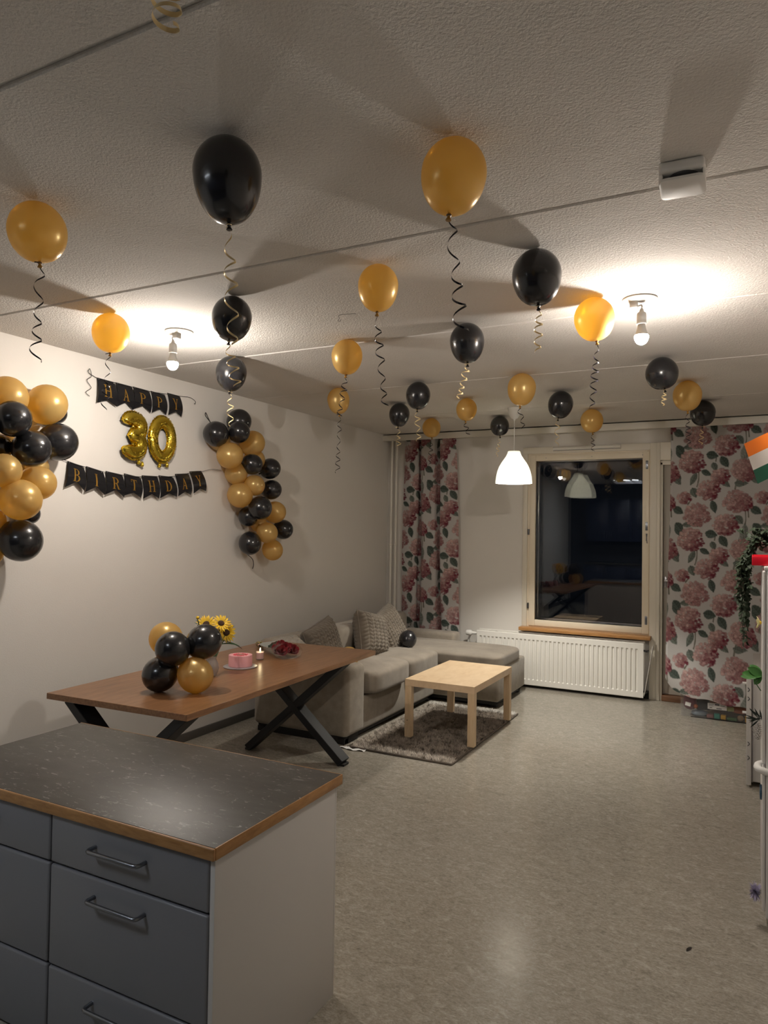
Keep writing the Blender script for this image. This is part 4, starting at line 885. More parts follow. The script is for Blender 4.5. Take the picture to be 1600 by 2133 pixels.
BDAY = [('B', [(2.909, 1.934), (3.024, 1.909), (2.885, 1.775), (2.958, 1.813), (3.019, 1.76)]), ('I', [(3.043, 1.914), (3.17, 1.891), (3.029, 1.754), (3.107, 1.791), (3.174, 1.743)]), ('R', [(3.192, 1.896), (3.324, 1.882), (3.182, 1.746), (3.262, 1.781), (3.329, 1.735)]), ('T', [(3.34, 1.892), (3.48, 1.876), (3.336, 1.748), (3.412, 1.77), (3.472, 1.738)]), ('H', [(3.491, 1.89), (3.63, 1.894), (3.498, 1.734), (3.565, 1.768), (3.634, 1.742)]), ('D', [(3.644, 1.901), (3.781, 1.9), (3.649, 1.743), (3.725, 1.78), (3.804, 1.761)]), ('A', [(3.8, 1.922), (3.935, 1.936), (3.823, 1.764), (3.884, 1.801), (3.945, 1.781)]), ('Y', [(3.944, 1.951), (4.07, 1.965), (3.979, 1.792), (4.039, 1.831), (4.107, 1.817)])]
def banner(name, lab, pen, cord):
    t = thing(name, lab, 'banner', (XL+0.01, pen[0][1][0][0], pen[0][1][0][1]), 'black paper banners on the wall')
    for ch, (tl, tr_, bl, no, br) in pen:
        def surf(u, v, off=0.0):
            y = (tl[0]*(1-u)+tr_[0]*u)*(1-v) + (bl[0]*(1-u)+br[0]*u)*v; z = (tl[1]*(1-u)+tr_[1]*u)*(1-v) + (bl[1]*(1-u)+br[1]*u)*v
            return (XL + 0.008 + 0.028*math.sin(PI*min(1, v*0.80))*(0.8+0.3*u) + off, y, z)
        nu, nv = 12, 12; P = []
        vn = (no[1]-(tl[1]+tr_[1])/2)/(((bl[1]+br[1])-(tl[1]+tr_[1]))/2)
        for j in range(nv+1):
            for i in range(nu+1):
                u = i/nu; vmax = 1-(1-vn)*(1-abs(2*u-1)); P.append(surf(u, j/nv*vmax))
        mb = MB().grid(P, nu, nv); mb.grid([(p[0]-0.0012, p[1], p[2]) for p in P], nu, nv)
        po_ = obj('pennant', mb, 'pennant', t)
        lm = MB(); lw, lh, u0, v0 = 0.40, 0.50, 0.30, 0.71
        for q in letter_polys(ch):
            for k in range(5):
                def lerp(a, b, s_): return (a[0]+(b[0]-a[0])*s_, a[1]+(b[1]-a[1])*s_)
                a0, a1 = k/5, (k+1)/5
                if len(q) == 4:
                    c4 = [lerp(q[0], q[3], a0), lerp(q[1], q[2], a0), lerp(q[1], q[2], a1), lerp(q[0], q[3], a1)]
                    lm.add([surf(u0+x*lw/0.8, v0-y*lh, 0.0012) for x, y in c4], [(0, 1, 2, 3)])
        obj('letter', lm, 'goldletter', po_, smooth=True, angle=2)
        ey = MB()
        for u in (0.08, 0.92): ey.sphere(surf(u, 0.05, 0.001), 0.003, 8, 6)
        obj('eyelet', ey, 'silverbit', po_)
    obj('cord', MB().tube(catmull(cord, 6), 0.0018, 6), 'cord', t)
    return t
X_ = XL+0.012
banner('letter_banner', 'black pennant banner with gold letters reading HAPPY', HAPPY, [(X_, 3.052, 2.346), (X_, 3.025, 2.366), (X_, 3.062, 2.400), (X_, 3.03, 2.44), (X_, 3.062, 2.47), (X_, 3.050, 2.515), (X_, 3.040, 2.49), (X_, 3.08, 2.475), (X_, 3.10, 2.470), (X_, 3.18, 2.462), (X_, 3.25, 2.467), (X_, 3.39, 2.464), (X_, 3.55, 2.463), (X_, 3.70, 2.472), (X_, 3.84, 2.480), (X_, 3.928, 2.487), (X_, 3.985, 2.470), (X_, 3.985, 2.448), (X_, 3.975, 2.452)])
banner('letter_banner', 'black pennant banner with gold letters reading BIRTHDAY', BDAY, [(X_, 2.86, 1.945), (X_, 2.909, 1.93), (X_, 3.03, 1.908), (X_, 3.18, 1.888), (X_, 3.33, 1.880), (X_, 3.485, 1.880), (X_, 3.64, 1.892), (X_, 3.79, 1.905), (X_, 3.94, 1.938), (X_, 4.07, 1.960), (X_, 4.18, 1.985), (X_, 4.29, 1.985)])

# foil numbers
def foil(name, lab, pts, closed, y0, y1, z0, z1, r, tabs):
    t = thing(name, lab, 'foil balloon', (XL, (y0+y1)/2, z0), 'foil numbers between the banners')
    xw = XL+0.008+r*0.62
    P = catmull([(xw, y0+r+(y1-y0-2*r)*u, z0+r+(z1-z0-2*r)*v) for u, v in pts], 9, closed); m = len(P); nn = 18; V = []; F = []
    for i in range(m):
        a = P[(i+1) % m] if closed or i < m-1 else P[i]; b = P[(i-1) % m] if closed or i > 0 else P[i]
        tg = (a-b).normalized(); side = Vector((1, 0, 0)).cross(tg).normalized()
        e = 1.0
        if not closed: e = min(1, math.sqrt(max(0.02, min(i, m-1-i)/5.0)))
        for k in range(nn):
            an = 2*PI*k/nn; wr = 1 + 0.055*math.sin(i*2.3+3*math.sin(k))*abs(math.cos(an))**2
            V.append(P[i] + side*r*e*wr*math.cos(an) + Vector((1, 0, 0))*r*0.62*e*math.sin(an))
    for i in range(m if closed else m-1):
        for k in range(nn): k2 = (k+1) % nn; i2 = (i+1) % m; F.append((i*nn+k, i*nn+k2, i2*nn+k2, i2*nn+k))
    if not closed: F += [tuple(range(nn)), tuple((m-1)*nn+k for k in range(nn))]
    obj('body', MB().add(V, F), 'foil', t, angle=1.3)
    sm = MB()
    for sg in (1, -1):
        Q = []
        for i in range(m + (1 if closed else 0)):
            i_ = i % m; a = P[(i_+1) % m] if closed or i_ < m-1 else P[i_]; b = P[(i_-1) % m] if closed or i_ > 0 else P[i_]
            side = Vector((1, 0, 0)).cross((a-b).normalized()).normalized()*sg; e = 1.0
            if not closed: e = min(1, math.sqrt(max(0.02, min(i_, m-1-i_)/5.0)))
            for q in (0.95*r*e, r*e+0.006+0.003*math.sin(i*2.9)): Q.append(P[i_] + side*q + Vector((0.004*math.sin(i*2.1)*(q > r*e), 0, 0)))
        n_ = len(Q)//2; sm.add(Q, [(2*i, 2*i+1, 2*i+3, 2*i+2) for i in range(n_-1)])
    obj('crimped_seam', sm, 'foil', t, angle=2)
    for (ty, tz, an) in tabs:
        mb = MB(); mb.grid([(xw-0.01+0.006*math.sin(i*1.7+j), ty+(i/4-0.5)*0.03*(0.5+j/3), tz-j*0.010+0.004*math.sin(i*2)) for j in range(4) for i in range(5)], 4, 3); obj('fill_tab', mb, 'foil', t, angle=2)
foil('foil_number_balloon', 'shiny gold foil balloon shaped like the digit three', [(0.0, 0.80), (0.08, 0.95), (0.45, 1.0), (0.90, 0.92), (1.0, 0.72), (0.80, 0.56), (0.42, 0.50), (0.80, 0.46), (1.0, 0.28), (0.92, 0.08), (0.50, 0.0), (0.10, 0.06), (0.0, 0.20)], False, 3.285, 3.500, 1.985, 2.300, 0.047, [(3.47, 1.978, 0), (3.44, 1.99, 0)])
foil('foil_number_balloon', 'shiny gold foil balloon shaped like the digit zero', [(0.5+0.5*math.sin(2*PI*k/12), 0.5+0.5*math.cos(2*PI*k/12)) for k in range(12)], True, 3.520, 3.775, 1.985, 2.310, 0.041, [(3.63, 1.985, 0), (3.70, 1.992, 0)])

# ================================================================= CEILING FITTINGS
def bare_bulb(lab, x, y, side):
    t = thing('bulb_pendant', lab, 'ceiling light', (x, y, H), 'bare bulbs on the ceiling')
    obj('ceiling_rose', MB().lathe([(0.074, H), (0.075, H-0.006), (0.066, H-0.019), (0.058, H-0.022), (0.0, H-0.022)], 36, origin=(x, y, 0)), 'white', t)
    cx_ = x - side*0.020
    obj('connector', bx(cx_-0.016, cx_+0.016, y-0.055, y-0.020, H-0.052, H-0.021, 0.004), 'white', t)
    bxx = x + side*0.012; by = y-0.03
    obj('cord', MB().tube(catmull([(cx_, by+0.01, H-0.034), (cx_+side*0.010, by-0.012, H-0.048), (bxx, by-0.006, H-0.040), (bxx, by, H-0.06)], 6), 0.0032, 8), 'white', t)
    obj('lamp_holder', MB().lathe([(0.004, H-0.052), (0.008, H-0.058), (0.010, H-0.068), (0.019, H-0.075), (0.0205, H-0.085), (0.0205, H-0.118), (0.022, H-0.119), (0.022, H-0.124), (0.018, H-0.125)], 24, origin=(bxx, by, 0)), 'white', t)
    b = obj('bulb_neck', MB().lathe([(0.014, H-0.124), (0.0155, H-0.128), (0.0175, H-0.142), (0.0235, H-0.158), (0.0282, H-0.1722)], 24, origin=(bxx, by, 0)), 'white', t)
    obj('bulb_globe', MB().lathe([(0.0282, H-0.1722), (0.0303, H-0.180), (0.0290, H-0.188), (0.0252, H-0.198), (0.0190, H-0.207), (0.010, H-0.2125), (0.0004, H-0.2145)], 24, origin=(bxx, by, 0)), 'bulb', b)
bare_bulb('bare lit bulb on a white ceiling rose above the banner wall', -2.731, 2.863, -1)
bare_bulb('bare lit bulb on a white ceiling rose beside the bright gold balloon', -0.450, 3.316, 1)

PX, PY = -1.804, 5.875
pl = thing('pendant_lamp', 'glowing white bell-shaped pendant lamp hanging before the window', 'pendant lamp', (PX, PY, H))
obj('ceiling_cup', MB().lathe([(0.058, H), (0.058, H-0.004), (0.052, H-0.035), (0.040, H-0.068), (0.026, H-0.088), (0.010, H-0.094), (0.007, H-0.106), (0.0, H-0.106)], 30, origin=(PX, PY, 0)), 'white', pl)
obj('cord', MB().tube([(PX, PY, H-0.10), (PX, PY, 2.30), (PX, PY, 2.215)], 0.0032, 8), 'white', pl)
zb_, zt_ = 1.957, 2.229
pr = [(0.152, 0.0), (0.154, 0.006), (0.153, 0.018), (0.148, 0.06), (0.139, 0.10), (0.124, 0.14), (0.104, 0.175), (0.083, 0.205), (0.066, 0.23), (0.056, 0.252), (0.053, 0.266), (0.049, 0.272)]
inner = [(r-0.004, z) for r, z in reversed(pr[1:-1])]
obj('shade', MB().lathe([(r, zb_+z) for r, z in pr + inner + [pr[0]]], 48, origin=(PX, PY, 0), cap0=False, cap1=False), 'shade', pl)
obj('lamp_holder', MB().lathe([(0.018, zt_+0.002), (0.022, zt_-0.01), (0.022, zt_-0.06), (0.0, zt_-0.06)], 20, origin=(PX, PY, 0)), 'white', pl)
mb = MB().lathe([(0.020, zt_-0.004), (0.0478, zt_-0.004), (0.0478, zt_-0.001), (0.020, zt_-0.001)], 32, origin=(PX, PY, 0), cap0=False, cap1=False)  # plate added to block light leaking up onto the ceiling
for k in range(3): a = k*2*PI/3; mb.tube([(PX+0.020*math.cos(a), PY+0.020*math.sin(a), zt_-0.006), (PX+0.050*math.cos(a), PY+0.050*math.sin(a), zt_-0.006)], 0.003, 6)
obj('light_blocking_ring', mb, 'white', pl)
obj('bulb', MB().lathe([(0.014, zt_-0.06), (0.018, zt_-0.075), (0.028, zt_-0.095), (0.030, zt_-0.110), (0.027, zt_-0.126), (0.016, zt_-0.138), (0.0004, zt_-0.141)], 20, origin=(PX, PY, 0)), 'pbulb', pl)

AM = Matrix.Translation((-0.181, 2.165, H)) @ Matrix.Rotation(math.radians(2), 4, 'Z')
al = thing('smoke_alarm', 'white rectangular ceiling sensor with its cover hanging open', 'smoke alarm', (-0.181, 2.165, H))
obj('base_plate', MB().box(-0.060, 0.060, -0.058, 0.058, -0.030, 0.0, 0.010, 3, mat=AM), 'white', al)
obj('sensor_dome', MB().lathe([(0.040, -0.028), (0.040, -0.034), (0.034, -0.040), (0.0, -0.042)], 28, AM @ Matrix.Translation((0.004, -0.006, 0))), 'dark', al)
CM = AM @ Matrix.Translation((0, 0.06, -0.050)) @ Matrix.Rotation(math.radians(-3), 4, 'X')
def rrect(x0, x1, y0, y1, r, n=6):
    out = []
    for cx_, cy_, a0 in ((x1-r, y1-r, 0), (x0+r, y1-r, 90), (x0+r, y0+r, 180), (x1-r, y0+r, 270)):
        for k in range(n+1): a = math.radians(a0+90*k/n); out.append((cx_+r*math.cos(a), cy_+r*math.sin(a)))
    return out
mb = MB(); Lr = [(0.004, -0.0075), (0.001, -0.0065), (0.0, -0.0035), (0.0, 0.0)]; rings = [[CM @ Vector((x, y, z)) for x, y in rrect(-0.061+e, 0.061-e, -0.108+e, 0.008-e, 0.020-e)] for e, z in Lr]; nr = len(rings[0])
mb.add([p for q in rings for p in q], [(i*nr+k, i*nr+(k+1) % nr, (i+1)*nr+(k+1) % nr, (i+1)*nr+k) for i in range(3) for k in range(nr)] + [tuple(range(nr)), tuple(3*nr+k for k in range(nr))])
wall_ = [(x, y) for x, y in rrect(-0.061, 0.061, -0.108, 0.008, 0.020)]; inn = [(x, y) for x, y in rrect(-0.0575, 0.0575, -0.1045, 0.0045, 0.0165)]
sel = [k for k in range(nr) if not (wall_[k][1] < -0.09 and wall_[k][0] > -0.05 and wall_[k][0] < 0.055) ]
start = next(k for k in range(nr) if k in sel and (k-1) % nr not in sel); seq = []
k = start
while k in sel: seq.append(k); k = (k+1) % nr
V_ = []; 
for k in seq: V_ += [CM @ Vector((*wall_[k], -0.001)), CM @ Vector((*wall_[k], 0.028)), CM @ Vector((*inn[k], 0.028)), CM @ Vector((*inn[k], -0.001))]
mb.add(V_, [(4*i+a, 4*i+(a+1) % 4, 4*i+4+(a+1) % 4, 4*i+4+a) for i in range(len(seq)-1) for a in range(4)] + [(0, 1, 2, 3), tuple(4*(len(seq)-1)+a for a in range(4))])
cv = obj('cover', mb, 'white', al)
lt = MB()
for k, (x, w_) in enumerate([(-0.024, 0.004), (-0.017, 0.005), (-0.010, 0.004), (-0.003, 0.006), (0.004, 0.003), (0.012, 0.005), (0.019, 0.003)]): lt.box(x, x+w_, -0.050-(k % 2)*0.001, -0.046+(k % 3)*0.001, -0.0064, -0.0058, mat=CM)
obj('faint_lettering', lt, 'greyink_and_shade', cv, smooth=False)
hk = thing('ceiling_hook', 'tiny wire hook hanging from the ceiling beside a gold balloon', 'hook', (-1.79, 2.963, H))
obj('wire', MB().tube(catmull([(-1.71, 2.98, H-0.001), (-1.79, 2.963, H-0.002), (-1.792, 2.96, H-0.02), (-1.795, 2.955, H-0.032), (-1.785, 2.955, H-0.036), (-1.778, 2.955, H-0.028)], 6), 0.0013, 6), 'greyink_and_shade', hk)

# kitchen lamp behind the viewer, seen mirrored in the window
KX, KY = -2.15, -0.10
kl = thing('kitchen_ceiling_lamp', 'cool white louvred kitchen ceiling lamp mirrored in the window', 'ceiling light', (KX, KY, H))
obj('housing', ring(KX-0.27, KX+0.27, 0, 0, 0, 0, 0, KY, KY, 0) if False else MB().box(KX-0.27, KX+0.27, KY-0.27, KY+0.27, H-0.05, H, 0.006), 'white', kl)
for k in range(3):
    x = KX-0.17+0.17*k; obj('tube', MB().box(x-0.05, x+0.05, KY-0.24, KY+0.24, H-0.060, H-0.0505, 0.003), 'louvre', kl)
for k in range(5):
    y = KY-0.2+0.1*k; obj('louvre_blade', MB().box(KX-0.25, KX+0.25, y-0.002, y+0.002, H-0.085, H-0.061), 'chrome', kl, smooth=False)

# kitchen run behind the viewer
for i in range(4):
    x0 = -3.2+i*0.9
    t = thing('wall_cabinet', ['navy wall cabinet nearest the left wall behind the viewer', 'second navy wall cabinet from the left wall behind the viewer', 'third navy wall cabinet from the left wall behind the viewer', 'navy wall cabinet nearest the right wall behind the viewer'][i], 'cabinet', (x0+0.45, YN+0.17, 1.35), 'navy kitchen wall cabinets')
    obj('carcass', bx(x0, x0+0.898, YN+0.002, YN+0.32, 1.35, 2.25), 'navy', t, smooth=False)
    for s_ in (0, 1):
        d = obj('door', bx(x0+0.003+s_*0.449, x0+0.446+s_*0.449, YN+0.321, YN+0.340, 1.352, 2.248, 0.004), 'navy', t); hx = x0+0.40+s_*0.095
        obj('handle', MB().tube([(hx, YN+0.34, 1.42), (hx, YN+0.365, 1.42), (hx, YN+0.365, 1.56), (hx, YN+0.34, 1.56)], 0.005, 8), 'darksteel', d)
    t = thing('base_cabinet', ['navy base cabinet nearest the left wall behind the viewer', 'second navy base cabinet from the left wall behind the viewer', 'third navy base cabinet from the left wall behind the viewer', 'navy base cabinet nearest the right wall behind the viewer'][i], 'cabinet', (x0+0.45, YN+0.3, 0), 'navy kitchen base cabinets')
    obj('carcass', bx(x0, x0+0.898, YN+0.002, YN+0.56, 0.0, 0.86), 'navy', t, smooth=False)
    for s_ in (0, 1):
        d = obj('door', bx(x0+0.003+s_*0.449, x0+0.446+s_*0.449, YN+0.561, YN+0.580, 0.10, 0.858, 0.004), 'navy', t); hx = x0+0.40+s_*0.095
        obj('handle', MB().tube([(hx, YN+0.58, 0.65), (hx, YN+0.605, 0.65), (hx, YN+0.605, 0.79), (hx, YN+0.58, 0.79)], 0.005, 8), 'darksteel', d)
kw = thing('kitchen_worktop', 'dark grey kitchen worktop on the navy base cabinets', 'worktop', (-1.4, YN+0.3, 0.86))
obj('laminate_top', bx(-3.2, 0.40, YN, YN+0.61, 0.86, 0.898, 0.003), 'worktop', kw)

# ================================================================= RIGHT SIDE: FRIDGE, SIDEBOARD, BOX, FLAG
fr = thing('fridge', 'white fridge freezer at the picture edge with stickers on its doors', 'fridge', (0.34, 3.5, 0))
obj('cabinet_body', bx(0.0475, 0.650, 3.20, 3.80, 0.06, 1.425, 0.004), 'appl', fr)
obj('top_cap', bx(0.040, 0.650, 3.197, 3.80, 1.415, 1.430, 0.004), 'white', fr)
d1 = obj('door', bx(0.034, 0.0463, 3.203, 3.797, 0.655, 1.412, 0.005, 3), 'appl', fr); d2 = obj('door', bx(0.034, 0.0463, 3.203, 3.797, 0.085, 0.645, 0.005, 3), 'appl', fr)
obj('plinth', bx(0.058, 0.650, 3.205, 3.80, 0.006, 0.060, 0.002), 'appl', fr)
for y in (3.25, 3.75):
    for x in (0.10, 0.60): obj('foot', MB().lathe([(0.018, 0), (0.018, 0.008)], 12, origin=(x, y, 0)), 'blacktrim', fr)
obj('child_lock', MB().tube(catmull([(0.036, 3.26, 0.640), (0.020, 3.235, 0.640), (0.022, 3.190, 0.638), (0.060, 3.186, 0.628), (0.12, 3.190, 0.615)], 6), 0.014, 10), 'white', fr, label='white strap lock across the door gap')
fm = thing('flower_magnet', 'pale yellow flower magnet on the upper fridge door', 'magnet', (0.03, 3.24, 1.21))
mb = MB()
for k in range(5):
    a = k*2*PI/5+0.3; leaf_blade(mb, (0.028, 3.235, 1.205), (-0.25, math.cos(a), math.sin(a)), (-1, 0, 0), 0.030, 0.024, -0.3, 4)
f1 = obj('petals', mb, 'pageyellow', fm)
mb = MB(); leaf_blade(mb, (0.028, 3.236, 1.19), (-0.2, -0.2, -1), (-1, 0, 0), 0.03, 0.016, 0.1, 4); leaf_blade(mb, (0.028, 3.24, 1.185), (-0.3, 0.4, -1), (-1, 0, 0), 0.03, 0.016, 0.1, 4)
obj('leaves', mb, 'leafdark', fm); obj('centre', MB().sphere((0.024, 3.235, 1.205), 0.008, 10, 8), 'petal', fm)
bm_ = thing('round_magnet', 'dark blue round magnet on the lower fridge door', 'magnet', (0.03, 3.23, 0.535))
obj('disc', MB().lathe([(0.028, 0.0), (0.030, 0.002), (0.028, 0.007), (0.0, 0.009)], 28, Matrix.Translation((0.034, 3.236, 0.535)) @ Matrix.Rotation(-PI/2, 4, 'Y')), 'blue', bm_)
lp = thing('pompom', 'lilac fluffy pompom hanging low on the fridge door', 'pompom', (0.022, 3.24, 0.13))
mb = MB()
for k in range(220):
    v = Vector(rng.normal(0, 1, 3)).normalized(); v.y *= 1.0; c = Vector((0.012, 3.245, 0.135)); L_ = 0.020+0.006*rng.uniform(); leaf_blade(mb, c, v, v.orthogonal(), L_*(1.6 if abs(v.z) > 0.6 else 1.0), 0.006, 0.1, 2)
obj('fluff', mb, 'lilac', lp, kind='stuff')
# red tray, ivy, flag on the fridge top
rt = thing('red_tray', 'red plastic tray on top of the fridge', 'tray', (0.20, 3.42, 1.43))
mb = MB(); mb.box(-0.002, 0.42, 3.28, 3.56, 1.431, 1.436, 0.002); mb.box(-0.004, 0.002, 3.28, 3.56, 1.431, 1.468, 0.0025); mb.box(0.418, 0.424, 3.28, 3.56, 1.431, 1.468, 0.0025); mb.box(-0.004, 0.424, 3.276, 3.282, 1.431, 1.468, 0.0025); mb.box(-0.004, 0.424, 3.558, 3.564, 1.431, 1.468, 0.0025)
obj('shell', mb, 'red', rt)
ivp = thing('ivy_plant', 'dark green trailing ivy in a pot behind the red tray', 'plant', (0.14, 3.68, 1.43))
obj('pot', MB().lathe([(0.045, 1.4305), (0.058, 1.50), (0.062, 1.505), (0.058, 1.507), (0.052, 1.500), (0.0, 1.495)], 24, origin=(0.14, 3.68, 0)), 'pot', ivp)
vines = []
for k in range(16):
    y1 = 3.60+0.19*((k*0.618) % 1); xo = -0.012-0.035*((k*0.37) % 1); zl = 1.43-0.36*((k*0.43+0.25) % 1)-0.02
    vines.append(catmull([(0.14, 3.68, 1.50), (0.09+0.02*math.sin(k), 3.66+0.06*math.sin(k*2), 1.56+0.015*math.sin(k*3)), (0.02, y1, 1.54), (xo, y1, 1.44), (xo-0.008+0.012*math.sin(k*2.2), y1+0.015, (1.44+zl)/2), (xo+0.010*math.sin(k), y1, zl)], 8))
mb = MB()
for v in vines: mb.tube(v, 0.0014, 5)
obj('vines', mb, 'ivy', ivp, kind='stuff')
mb = MB()
for v in vines:
    for p in v[4:]:
        for _ in range(2):
            d = Vector((rng.uniform(-1, 0.5), rng.uniform(-1, 1), rng.uniform(-0.9, 0.3))); leaf_blade(mb, p, d, (-0.4, -0.3, 1), rng.uniform(0.020, 0.030), rng.uniform(0.013, 0.019), 0.3, 3)
for k in range(140):
    p = Vector((rng.normal(0.06, 0.045), rng.normal(3.66, 0.05), rng.uniform(1.50, 1.595))); d = Vector(rng.normal(0, 1, 3)); leaf_blade(mb, p, d, (-0.4, -0.3, 1), rng.uniform(0.022, 0.032), 0.017, 0.3, 3)
obj('foliage', mb, 'ivy', ivp, kind='stuff')
fg = thing('flag', 'orange, white and green striped flag leaning above the fridge', 'flag', (0.28, 3.40, 1.436))
A_ = Vector((-0.035, 3.38, 1.940)); Dn = Vector((0.052, 0.0, -0.170)); Rt = Vector((0.300, 0.02, 0.125))
for k, mt in enumerate(('orange', 'flagwhite', 'flaggreen')):
    nu = 14; P = []
    for j in range(4):
        t_ = (k+j/3)/3
        for i in range(nu+1):
            s_ = i/nu; p = A_ + Rt*s_ + Dn*t_ + Vector((0, 0.012*math.sin(s_*8), 0.012*math.sin(s_*PI*1.3)*0.8)); P.append(p)
    obj('stripe', MB().grid(P, nu, 3), mt, fg)
pb = A_ + Rt*1.0 + Vector((0.0, 0.012*math.sin(8), 0.012*math.sin(PI*1.3)*0.8))
obj('stick', MB().tube([pb - Dn*0.12, pb + Dn*1.0, Vector((0.40, 3.42, 1.437))], 0.004, 8), 'birchleg', fg)
# items on the fridge door
lv = thing('leaf_decoration', 'bright green artificial leaf sprig on the fridge door', 'plant', (0.03, 3.30, 0.99))
mb = MB()
for d, L_ in [((-0.9, -0.3, 0.15), 0.075), ((-0.9, 0.2, -0.1), 0.085), ((-0.6, 0.3, 0.5), 0.065), ((-0.7, -0.2, 0.45), 0.06), ((-0.5, 0.1, -0.6), 0.05)]: leaf_blade(mb, (0.034, 3.29, 0.985), d, (-0.3, -0.8, 0.5), L_, 0.034, 0.15)
obj('leaf_spray', mb, 'leafbright', lv); obj('stalk', MB().tube([(0.033, 3.29, 0.985), (0.010, 3.285, 0.955), (0.030, 3.285, 0.925)], 0.0022, 6), 'stemgreen', lv)
pc = thing('pine_decoration', 'dark pine sprig with silvery cone on the fridge door', 'decoration', (0.03, 3.30, 0.80))
mb = MB(); tip = Vector((0.034, 3.29, 0.805))
for k in range(9):
    a = math.radians(100+k*16); leaf_blade(mb, tip + Vector((-0.006*(k % 3), 0, 0.004*(k % 4))), (math.cos(a), -0.1, math.sin(a)), (0, -1, 0), 0.058-0.003*abs(k-4), 0.0065, 0.05, 3)
obj('needle_spray', mb, 'sprig', pc)
mb = MB()
for k in range(60):
    a = k*2.4; q = 0.016*math.sin(PI*(k+4)/68); leaf_blade(mb, (0.018+q*math.cos(a)*0.6, 3.285+q*math.sin(a)*0.6, 0.79-0.0011*k), (math.cos(a), math.sin(a), 0.2), (0, 0, 1), 0.012, 0.010, -0.2, 2)
obj('cone', mb, 'silverbit', pc)

sb = thing('sideboard', 'white low cabinet with a door ajar behind the fridge', 'cabinet', (0.32, 5.35, 0))
obj('carcass', bx(0.004, 0.640, 4.985, 5.75, 0.035, 0.708, 0.003), 'whitelam', sb)
dd = obj('door', bx(-0.034, -0.006, 4.960, 5.35, 0.018, 0.672, 0.003), 'whitelam', sb)
obj('gap_shade_strip', bx(-0.006, 0.004, 4.99, 5.34, 0.03, 0.66), 'greyink_and_shade', sb, smooth=False)  # solid grey strip painting in the shade between door and carcass
obj('side_seam', bx(0.003, 0.12, 4.9835, 4.9855, 0.452, 0.455), 'greyink_and_shade', sb, smooth=False)
for z in (0.635, 0.455): obj('peg', MB().tube([(-0.034, 4.98, z), (-0.056, 4.98, z)], 0.008, 8), 'white', dd)
for z in (0.60, 0.545, 0.27, 0.185): obj('hinge_screw', MB().tube(catmull([(-0.026, 4.9585, z+0.012), (-0.016, 4.9585, z), (-0.026, 4.9585, z-0.012)], 4), 0.0022, 5), 'dark', dd)
for x, y in ((0.09, 5.03), (0.55, 5.03), (0.09, 5.70), (0.55, 5.70)): obj('foot', bx(x-0.03, x+0.03, y-0.03, y+0.03, 0, 0.036), 'skirting', sb, smooth=False)

sbx = thing('storage_box', 'clear plastic storage box full of toys below the wide curtain', 'storage box', (-0.28, 6.78, 0))
BX0, BX1, BY0, BY1, BZ = -0.545, 0.02, 6.62, 6.98, 0.205
mb = MB(); th = 0.003
mb.box(BX0, BX1, BY0, BY1, 0.0, th); mb.box(BX0, BX0+th, BY0, BY1, th, BZ); mb.box(BX1-th, BX1, BY0, BY1, th, BZ); mb.box(BX0, BX1, BY0, BY0+th, th, BZ); mb.box(BX0, BX1, BY1-th, BY1, th, BZ)
obj('tub', mb, 'clearbox', sbx, smooth=False)
obj('base_rim', bx(BX0+0.08, BX1, BY0-0.002, BY0, 0.0, 0.006), 'blacktrim', sbx, smooth=False)
lb = obj('label', bx(-0.335, -0.19, BY0-0.0012, BY0-0.0002, 0.085, 0.135), 'tagwhite', sbx, smooth=False)
mb = MB()
for x0, x1, z0, z1 in [(-0.327, -0.285, 0.124, 0.127), (-0.327, -0.295, 0.117, 0.119), (-0.327, -0.290, 0.110, 0.112), (-0.280, -0.245, 0.120, 0.131), (-0.268, -0.228, 0.092, 0.098), (-0.238, -0.205, 0.118, 0.122), (-0.32, -0.30, 0.095, 0.100)]: mb.box(x0, x1, BY0-0.0016, BY0-0.0011, z0, z1)
obj('label_print', mb, 'ink', lb, smooth=False)
obj('label', MB().box(-0.022, 0.022, -0.0005, 0.0005, -0.016, 0.016, mat=Matrix.Translation((-0.487, BY0-0.0008, 0.105)) @ Matrix.Rotation(0.2, 4, 'Y')), 'tagwhite', sbx, smooth=False)
TOY = [('teal', (0.06, 0.36, 0.28)), ('yellow', (0.72, 0.42, 0.04)), ('pinkish', (0.42, 0.22, 0.22)), ('greyblue', (0.20, 0.25, 0.30)), ('green', (0.10, 0.22, 0.08)), ('rust', (0.50, 0.14, 0.05)), ('plum', (0.20, 0.05, 0.07)), ('lime', (0.62, 0.68, 0.30)), ('charcoal', (0.05, 0.055, 0.06)), ('wood', (0.34, 0.24, 0.14))]
for n_, c_ in TOY: M['toy_'+n_] = plain(n_+'_toy_plastic', c_, 0.4)
LBL = 'toys in the clear storage box'
def toy_block(cn, lab, c, s_, rz):
    t = tag(obj('toy_block', MB().box(-s_[0]/2, s_[0]/2, -s_[1]/2, s_[1]/2, 0, s_[2], 0.004, 2, mat=Matrix.Translation(c) @ Matrix.Rotation(rz, 4, 'Z')), 'toy_'+cn), lab, 'toy', LBL); return t
toy_block('teal', 'teal toy block at the bottom of the clear box', (-0.265, 6.655, 0.004), (0.042, 0.042, 0.042), 0.1)
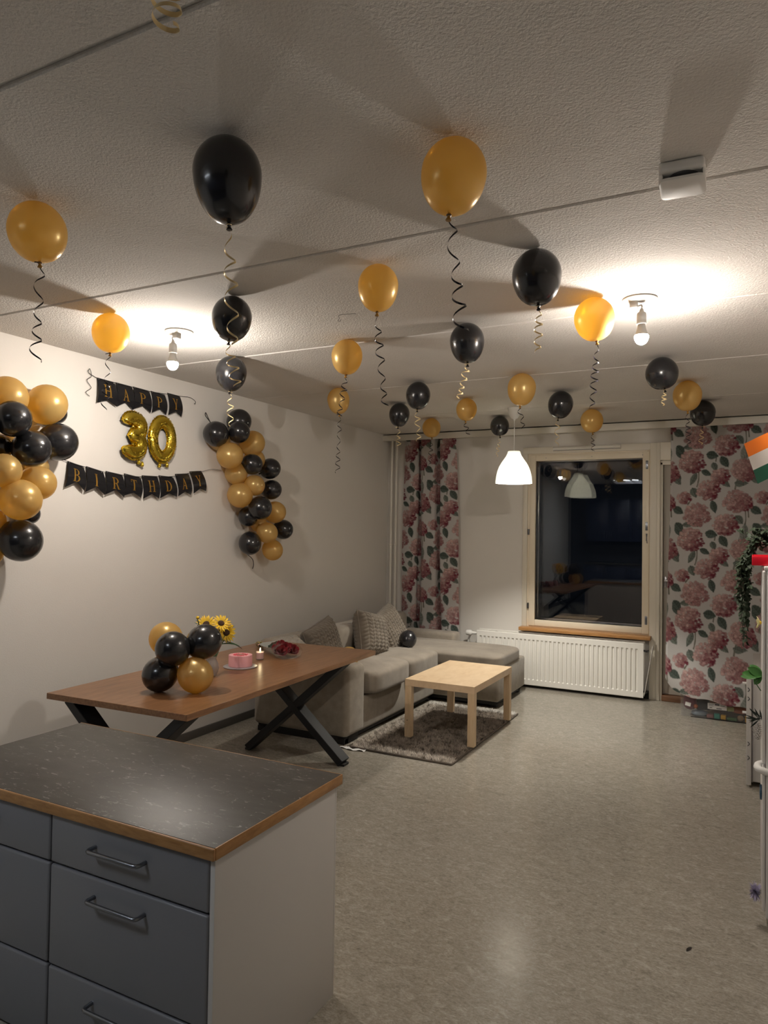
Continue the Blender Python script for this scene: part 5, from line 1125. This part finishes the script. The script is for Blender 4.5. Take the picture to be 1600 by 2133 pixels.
toy_block('yellow', 'yellow toy block next to the teal block in the clear box', (-0.215, 6.655, 0.004), (0.038, 0.04, 0.036), -0.1)
toy_block('pinkish', 'dusty pink toy block beside the teal block', (-0.318, 6.655, 0.004), (0.052, 0.045, 0.030), 0.05)
toy_block('yellow', 'yellow toy block at the box end near the sideboard', (-0.012-0.025, 6.652, 0.004), (0.036, 0.04, 0.05), 0.1)
toy_block('green', 'flat green toy block right of the yellow block', (-0.150, 6.66, 0.004), (0.075, 0.05, 0.022), -0.1)
toy_block('charcoal', 'dark grey toy block leaning at the clear box middle', (-0.378, 6.71, 0.055), (0.10, 0.06, 0.08), 0.3)
toy_block('lime', 'pale lime toy brick beside the printed label', (-0.165, 6.66, 0.078), (0.05, 0.04, 0.032), 0.4)
def blob(name, cn, lab, c, s_, k=2.2):
    return tag(obj(name, cushion(*c, *s_, 6, k, 0.0), 'toy_'+cn), lab, 'toy', LBL)
blob('toy_bag', 'yellow', 'yellow cloth toy bag bulging at the clear box top', (-0.12, 6.72, 0.160), (0.17, 0.13, 0.10), 2.5)
blob('toy_bowl', 'rust', 'red orange toy bowl under the yellow bag', (-0.095, 6.70, 0.085), (0.14, 0.10, 0.06), 2.2)
blob('soft_toy', 'plum', 'dark plum soft toy in the box corner with white tag', (-0.475, 6.70, 0.115), (0.11, 0.11, 0.14), 2.5)
blob('toy_ball', 'rust', 'small orange toy ball beside the plum soft toy', (-0.428, 6.648, 0.088), (0.036, 0.036, 0.036), 2)
blob('soft_toy', 'greyblue', 'grey blue soft toy lying flat on the box floor', (-0.40, 6.67, 0.030), (0.13, 0.08, 0.05), 2.5)
blob('toy_disc', 'wood', 'brown round toy disc standing near the box end', (-0.087, 6.645, 0.031), (0.05, 0.02, 0.05), 2)

sc = thing('floor_scrap', 'small black scrap lying on the open floor', 'scrap', (-0.205, 2.945, 0))
mb = MB(); leaf_blade(mb, (-0.216, 2.925, 0.0012), (0.35, 0.94, 0), (0, 0, 1), 0.042, 0.013, 0.02, 5)
obj('shred', mb, 'scrap', sc)
